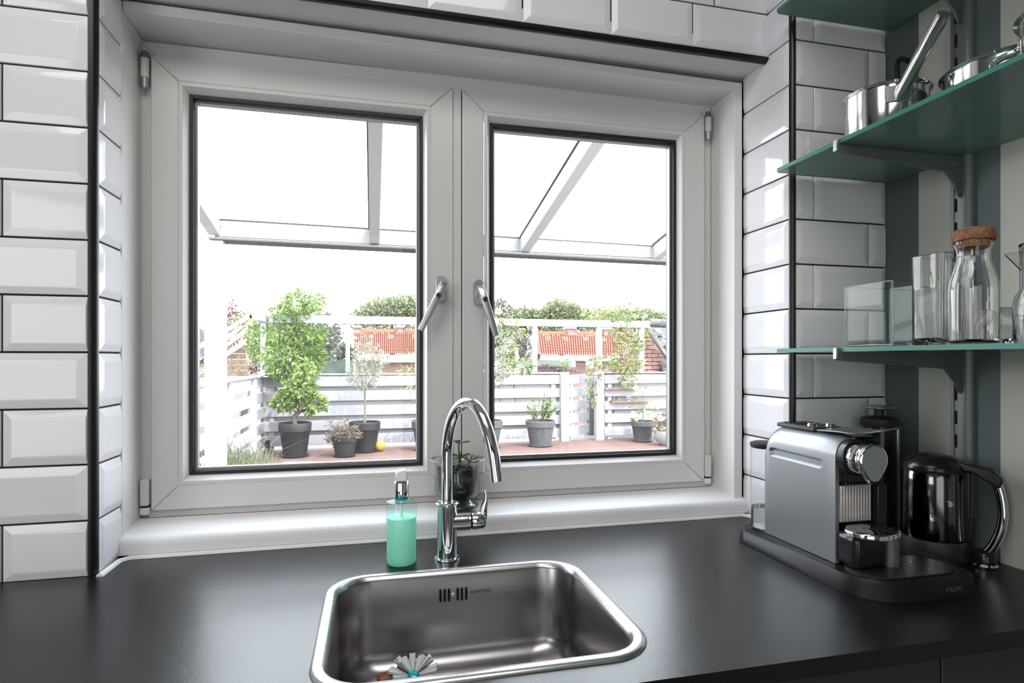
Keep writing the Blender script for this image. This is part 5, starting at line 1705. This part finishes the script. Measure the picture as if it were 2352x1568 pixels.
# red roofed terraces of houses
def red_house(lab, ul, ur, ll, lr, Yt, Yb, wallb, chims, lights, nrib, seed, lean=0.0):
    e = thing('red_roofed_house', lab, 'house', (0, 0, 0), group='red roofed houses beyond the gardens')
    A, Bq, C, D = at(*ul, Yt), at(*ur, Yt), at(*lr, Yb), at(*ll, Yb)
    # ribbed pantile surface
    mb = MB()
    up = (Bq - A).cross(A - D).normalized()
    if up.y > 0:
        up = -up
    N_ = nrib * 6
    rows = 8
    pts = []
    for j in range(rows + 1):
        v = j / rows
        for step in ((0, 1) if 0 < j < rows else ((0,) if j == rows else (1,))):
            row = []
            for i in range(N_ + 1):
                u_ = i / N_
                p_ = (A.lerp(Bq, u_)).lerp(D.lerp(C, u_), v)
                ph = math.sin(u_ * nrib * 2 * PI)
                row.append(p_ + up * (.11 * ph + (.05 if step == 0 else 0.0)))
            pts.append(row)
    b0 = 0
    W = N_ + 1
    for r_ in pts:
        mb.v += [tuple(p_) for p_ in r_]
    for j in range(len(pts) - 1):
        for i in range(N_):
            mb.f.append((j * W + i, j * W + i + 1, (j + 1) * W + i + 1, (j + 1) * W + i))
    o = mb.build('roof_tiles', M['redtile'], e, smooth=True, angle=50)
    o['kind'] = 'stuff'
    MB().beam(A + Vector((0, 0, .1)), Bq + Vector((0, 0, .1)), .3, .25).build('ridge', M['redtile'], e)
    MB().beam(D - Vector((0, .2, .15)), C - Vector((0, .2, .15)), .25, .30).build('gutter', M['render'], e)
    Dw, Cw = Vector(D), Vector(C)
    MB().prism([Dw + Vector((.1, .3, -.2)), Cw + Vector((-.1, .3, -.2)), Vector((C.x - .1, C.y + .3, -3.02)), Vector((D.x + .1, D.y + .3, -3.02))], (0, .3, 0)).build('wall', M['housebrick'], e)
    for (x0, y0, x1, y1) in chims:
        p_, q_ = at(x0, y0, Yt - .3), at(x1, y1, Yt - .3)
        cch = MB().box(p_.x, q_.x, Yt - .3, Yt + .6, q_.z, p_.z).build('chimney', M['housebrick'], e)
        MB().box(p_.x - .1, q_.x + .1, Yt - .4, Yt + .7, p_.z - .15, p_.z).build('chimney_cap', M['render'], cch)
        MB().box(p_.x - .1, q_.x + .1, Yt - .42, Yt - .2, q_.z - .1, q_.z + .2).build('flashing', M['lead'], cch)
    for (x0, y0, x1, y1) in lights:
        v = ((y0 + y1) / 2 - ul[1]) / (ll[1] - ul[1])
        yy = Yt + (Yb - Yt) * v - .25
        p_, q_ = at(x0, y0, yy), at(x1, y1, yy - .1)
        sk = MB().prism([(p_.x, yy, p_.z), (q_.x, yy, p_.z), (q_.x, yy - .25, q_.z), (p_.x, yy - .25, q_.z)], (0, .2, -.05)).build('skylight', M['lead'], e)
        w_, h_ = q_.x - p_.x, p_.z - q_.z
        MB().prism([(p_.x + w_ * .15, yy - .03, p_.z - h_ * .05), (q_.x - w_ * .15, yy - .03, p_.z - h_ * .05), (q_.x - w_ * .15, yy - .10, p_.z - h_ * .3), (p_.x + w_ * .15, yy - .10, p_.z - h_ * .3)], (0, -.05, 0)).build('pane', M['darkwin'], sk)
    return e
red_house('red tiled house roof with two chimneys seen through the left pane', (813, 763), (1010, 763), (812, 815), (1010, 816), 40, 34, (820, 862),
          [(813, 747, 826, 767), (912, 747, 926, 770)], [(846, 769, 856.5, 777.5), (892, 769, 902.5, 777.5), (947, 769, 957, 778)], 42, 1)
# white extension under it with brown fence
ex = thing('garden_shed', 'white fascia shed with brown plank side below the left red roof', 'shed', (0, 0, 0))
p_, q_ = at(879, 820, 20), at(975, 832, 20)
bx('fascia', M['render'], ex, p_.x, q_.x, 20, 20.4, q_.z, p_.z)
p_, q_ = at(872.5, 828, 20), at(877.5, 870, 20)
bx('post', M['render'], ex, p_.x, q_.x, 20, 20.2, -3.02, p_.z)
for k in range(16):
    p_, q_ = at(879 + 6 * k, 832, 20.3), at(884.4 + 6 * k, 875, 20.3)
    bx('plank', M['plank'], ex, p_.x, q_.x, 20.3, 20.34, q_.z, p_.z)
red2 = red_house('long red tiled house roof with skylights seen through the right pane', (1233, 767), (1470, 769), (1240, 816), (1470, 820), 42, 35, (1300, 862),
          [(1305, 750, 1321, 772), (1389, 752, 1406, 772)], [(1252, 773, 1264, 782), (1293, 774, 1305, 783), (1339, 774, 1351, 783), (1381, 775, 1391, 784)], 44, 2)
o = MB().prism([at(1237, 768, 41), at(1203, 818, 37), Vector((at(1203, 862, 37).x, 37, -3.02)), Vector((at(1242, 862, 37).x, 37, -3.02)), at(1242, 812, 38)], (0, .3, 0)).build('gable_wall', M['render'])
tag(o, 'pale gable end wall of the long red roofed house', 'wall')
for (x0, y0, x1, y1, lab) in ((1308, 824, 1322, 843, 'left white framed window in the pink brick house wall'), (1348, 824, 1364, 846, 'right white framed window in the pink brick house wall')):
    p_, q_ = at(x0, y0, 33), at(x1, y1, 33)
    e = thing('house_window', None, None, (0, 0, 0))
    e.parent = red2
    bx('frame', M['render'], e, p_.x, q_.x, 33, 33.2, q_.z, p_.z)
    bx('pane', M['lead'], e, p_.x + .08, q_.x - .08, 32.97, 33.0, q_.z + .08, p_.z - .08)
# green flat roofed extension
gx = thing('flat_roof_extension', 'low extension with green fascia below the right red roof', 'building', (0, 0, 0))
p_, q_ = at(1155, 828, 24), at(1305, 842, 24)
bx('fascia', M['greenpaint'], gx, p_.x, q_.x, 24, 24.4, q_.z, p_.z)
p_, q_ = at(1155, 842, 24.2), at(1305, 870, 24.2)
bx('wall', M['slate'], gx, p_.x, q_.x, 24.2, 25.4, -3.02, p_.z)
p_, q_ = at(1181.5, 802, 25), at(1191.5, 830, 25)
fl = thing('flue_pipe', 'white capped flue pipe above the green fascia', 'flue', (0, 0, 0))
cx_ = (p_.x + q_.x) / 2
MB().lathe([(0, -3.02), (.09, -3.02), (.09, p_.z), (0, p_.z)], (cx_, 25, 0), 16).build('pipe', M['render'], fl, smooth=True)
MB().lathe([(0, 0), (.16, 0), (.0, .08)], (cx_, 25, p_.z + .02), 16).build('cap', M['render'], fl)
c_ = at(1184, 856, 16)
o = MB().lathe([(.40 * math.cos(R(max(a, 0))), .36 * math.sin(R(a)) if a >= 0 else -3.02 - c_.z + .12) for a in range(-10, 91, 10)], (0, 0, 0), 28).build('parasol_cover', M['render'], smooth=True, loc=(c_.x, 16, c_.z - .12))
tag(o, 'rounded white covered garden object below the flue', 'cover')
bush('red_bush', 'small bush with dark red leaves behind the fence', [B(1255, 850, 12, .28, .2, .10, 240), B(1300, 855, 12, .2, .2, .06, 90)], .06, L_PURPLE, seed=61)
bush('green_bush', 'leggy climbing plants in front of the pink house wall', [B(1290, 845, 12, .10, .1, .16, 80), B(1300, 838, 12, .08, .1, .14, 60)], .06, L_VINE, seed=62)

# distant trees
bush('distant_tree', 'broad round tree crown behind the left red roof', [B(850, 725, 62, 1.9, 1.5, 1.1, 900), B(890, 712, 62, 2.4, 1.5, 1.3, 1300), B(930, 710, 62, 2.4, 1.5, 1.4, 1300), B(965, 715, 62, 2, 1.5, 1.2, 700), B(900, 745, 62, 4.8, 1.5, 1.2, 1700)], .42, L_TREE, seed=71, cat='tree', trunk=[((900, 800), (900, 740), 62, .3)])
bush('distant_tree', 'large domed tree crown, tallest above the right red roof', [B(1290, 718, 64, 2.2, 1.5, 1.5, 1700), B(1262, 728, 64, 1.6, 1.5, 1.2, 900), B(1320, 728, 64, 1.8, 1.5, 1.2, 1000), B(1300, 750, 64, 4.5, 1.5, 1.1, 1500)], .42, L_TREE, seed=72, cat='tree', trunk=[((1290, 800), (1290, 740), 64, .3)])
bush('distant_tree', 'lower even tree crown left of the domed tree', [B(1200, 728, 66, 2.2, 1.5, 1.1, 1100), B(1230, 730, 66, 2.0, 1.5, 1.0, 900), B(1175, 735, 66, 1.5, 1.5, .9, 600), B(1200, 750, 66, 3.6, 1.5, 1.0, 900)], .42, L_TREE, seed=73, cat='tree', trunk=[((1205, 800), (1205, 740), 66, .3)])
bush('distant_tree', 'distant tree crown right of the domed tree behind the vine', [B(1380, 735, 64, 2.4, 1.5, 1.1, 1100), B(1430, 735, 64, 2.4, 1.5, 1.1, 900), B(1485, 728, 64, 2.2, 1.5, .9, 900), B(1515, 733, 64, 1.4, 1.5, .8, 500), B(1450, 750, 64, 5.5, 1.5, 1.0, 1300)], .42, L_TREE, seed=74, cat='tree', trunk=[((1430, 800), (1430, 740), 64, .3)])
bush('distant_tree', 'nearer loose tree at the left edge of the right pane', [B(1140, 720, 30, .8, .8, .7, 700), B(1130, 760, 30, 1.0, .8, .9, 800), B(1165, 790, 30, .9, .8, .8, 600), B(1200, 800, 30, .6, .6, .5, 300), B(1110, 800, 30, 1.0, .8, 1.0, 500)], .22, L_GREY, seed=75, cat='tree', trunk=[((1180, 860), (1190, 780), 30, .12), ((1180, 860), (1215, 770), 30, .08)])

# ---- brick gable and pantile roof of the neighbour at right
nb = thing('brick_gable', 'red brick gable wall of the neighbouring house at right', 'wall', (0, 0, 0))
NY = 9.7
MB().prism([at(1452, 775, NY + .05), at(1486, 745, NY + .05), at(1560, 850, NY + .05), at(1560, 1010, NY + .05), at(1350, 1010, NY + .05), at(1350, 870, NY + .05), at(1440, 830, NY + .05)], (0, .2, 0)).build('mortar_bed', M['mortar'], nb)
bm_ = MB().box(0, .21, -.012, .05, 0, .06).build('brick', M['brick'], nb)
first = True
cnt = 0
z = at(1400, 1008, NY).z
row = 0
while z < at(1486, 752, NY).z:
    x = at(1352, 800, NY).x + (.11 if row % 2 else 0)
    while x < at(1556, 800, NY).x:
        pxa = 1176 + 1346 * (x * CT - NY * ST) / (x * ST + NY * CT)
        pya = 824 - 1346 * (z + .06 - 1.3) / (x * ST + NY * CT)
        lim = 745 + (pxa + 18 - 1486) * 1.42 if pxa > 1470 else 872 - (pxa - 1350) * 1.02
        low = pxa < 1352 or (pxa > 1388 and pya > 862)
        if pya > lim + 4 and not low and cnt < 260:
            if first:
                bm_.location = (x, NY, z)
                first = False
            else:
                share(bm_.data, 'brick', nb, (x, NY + random.uniform(-.003, .003), z))
            cnt += 1
        x += .222
    z += .0725
    row += 1
pr_f = thing('pantile_roof', 'grey wavy pantile roof edge at the right of the view', 'roof', (0, 0, 0))
mb = MB()
n = 14
fr_, bk_ = [], []
for k in range(n + 1):
    u_ = k / n
    zz = .032 * math.sin(u_ * 2 * PI)
    fr_.append((u_ * .245, 0, zz))
ring_f = fr_ + [(x, 0, z - .022) for x, y, z in fr_[::-1]]
ring_b = [(x, y + .34, z + .20) for x, y, z in ring_f]
loft(mb, [ring_f, ring_b], True, True)
first_o = None
for r_ in range(5):
    for c_i in range(4):
        px_ = 1481 + r_ * 14 + c_i * 33
        if px_ > 1572:
            continue
        p_ = at(px_, 768 + r_ * 25 + c_i * 2, 9.32 + (4 - r_) * .24)
        if first_o is None:
            first_o = mb.build('pantile', M['greytile'], pr_f, smooth=True, angle=50)
            first_o.location = p_
        else:
            share(first_o.data, 'pantile', pr_f, p_)
MB().tube([at(1490, 741, 9.3), at(1530, 743, 9.3)], .075, 14).build('ridge_tile', M['greytile'], pr_f, smooth=True)
MB().tube([at(1531, 743, 9.3), at(1575, 745, 9.3)], .082, 14).build('ridge_tile', M['greytile'], pr_f, smooth=True)
MB().beam(at(1484, 750, 9.55), at(1565, 868, 9.55), .05, .10, up=(0, 1, 0)).build('verge_mortar', M['mortar'], pr_f)
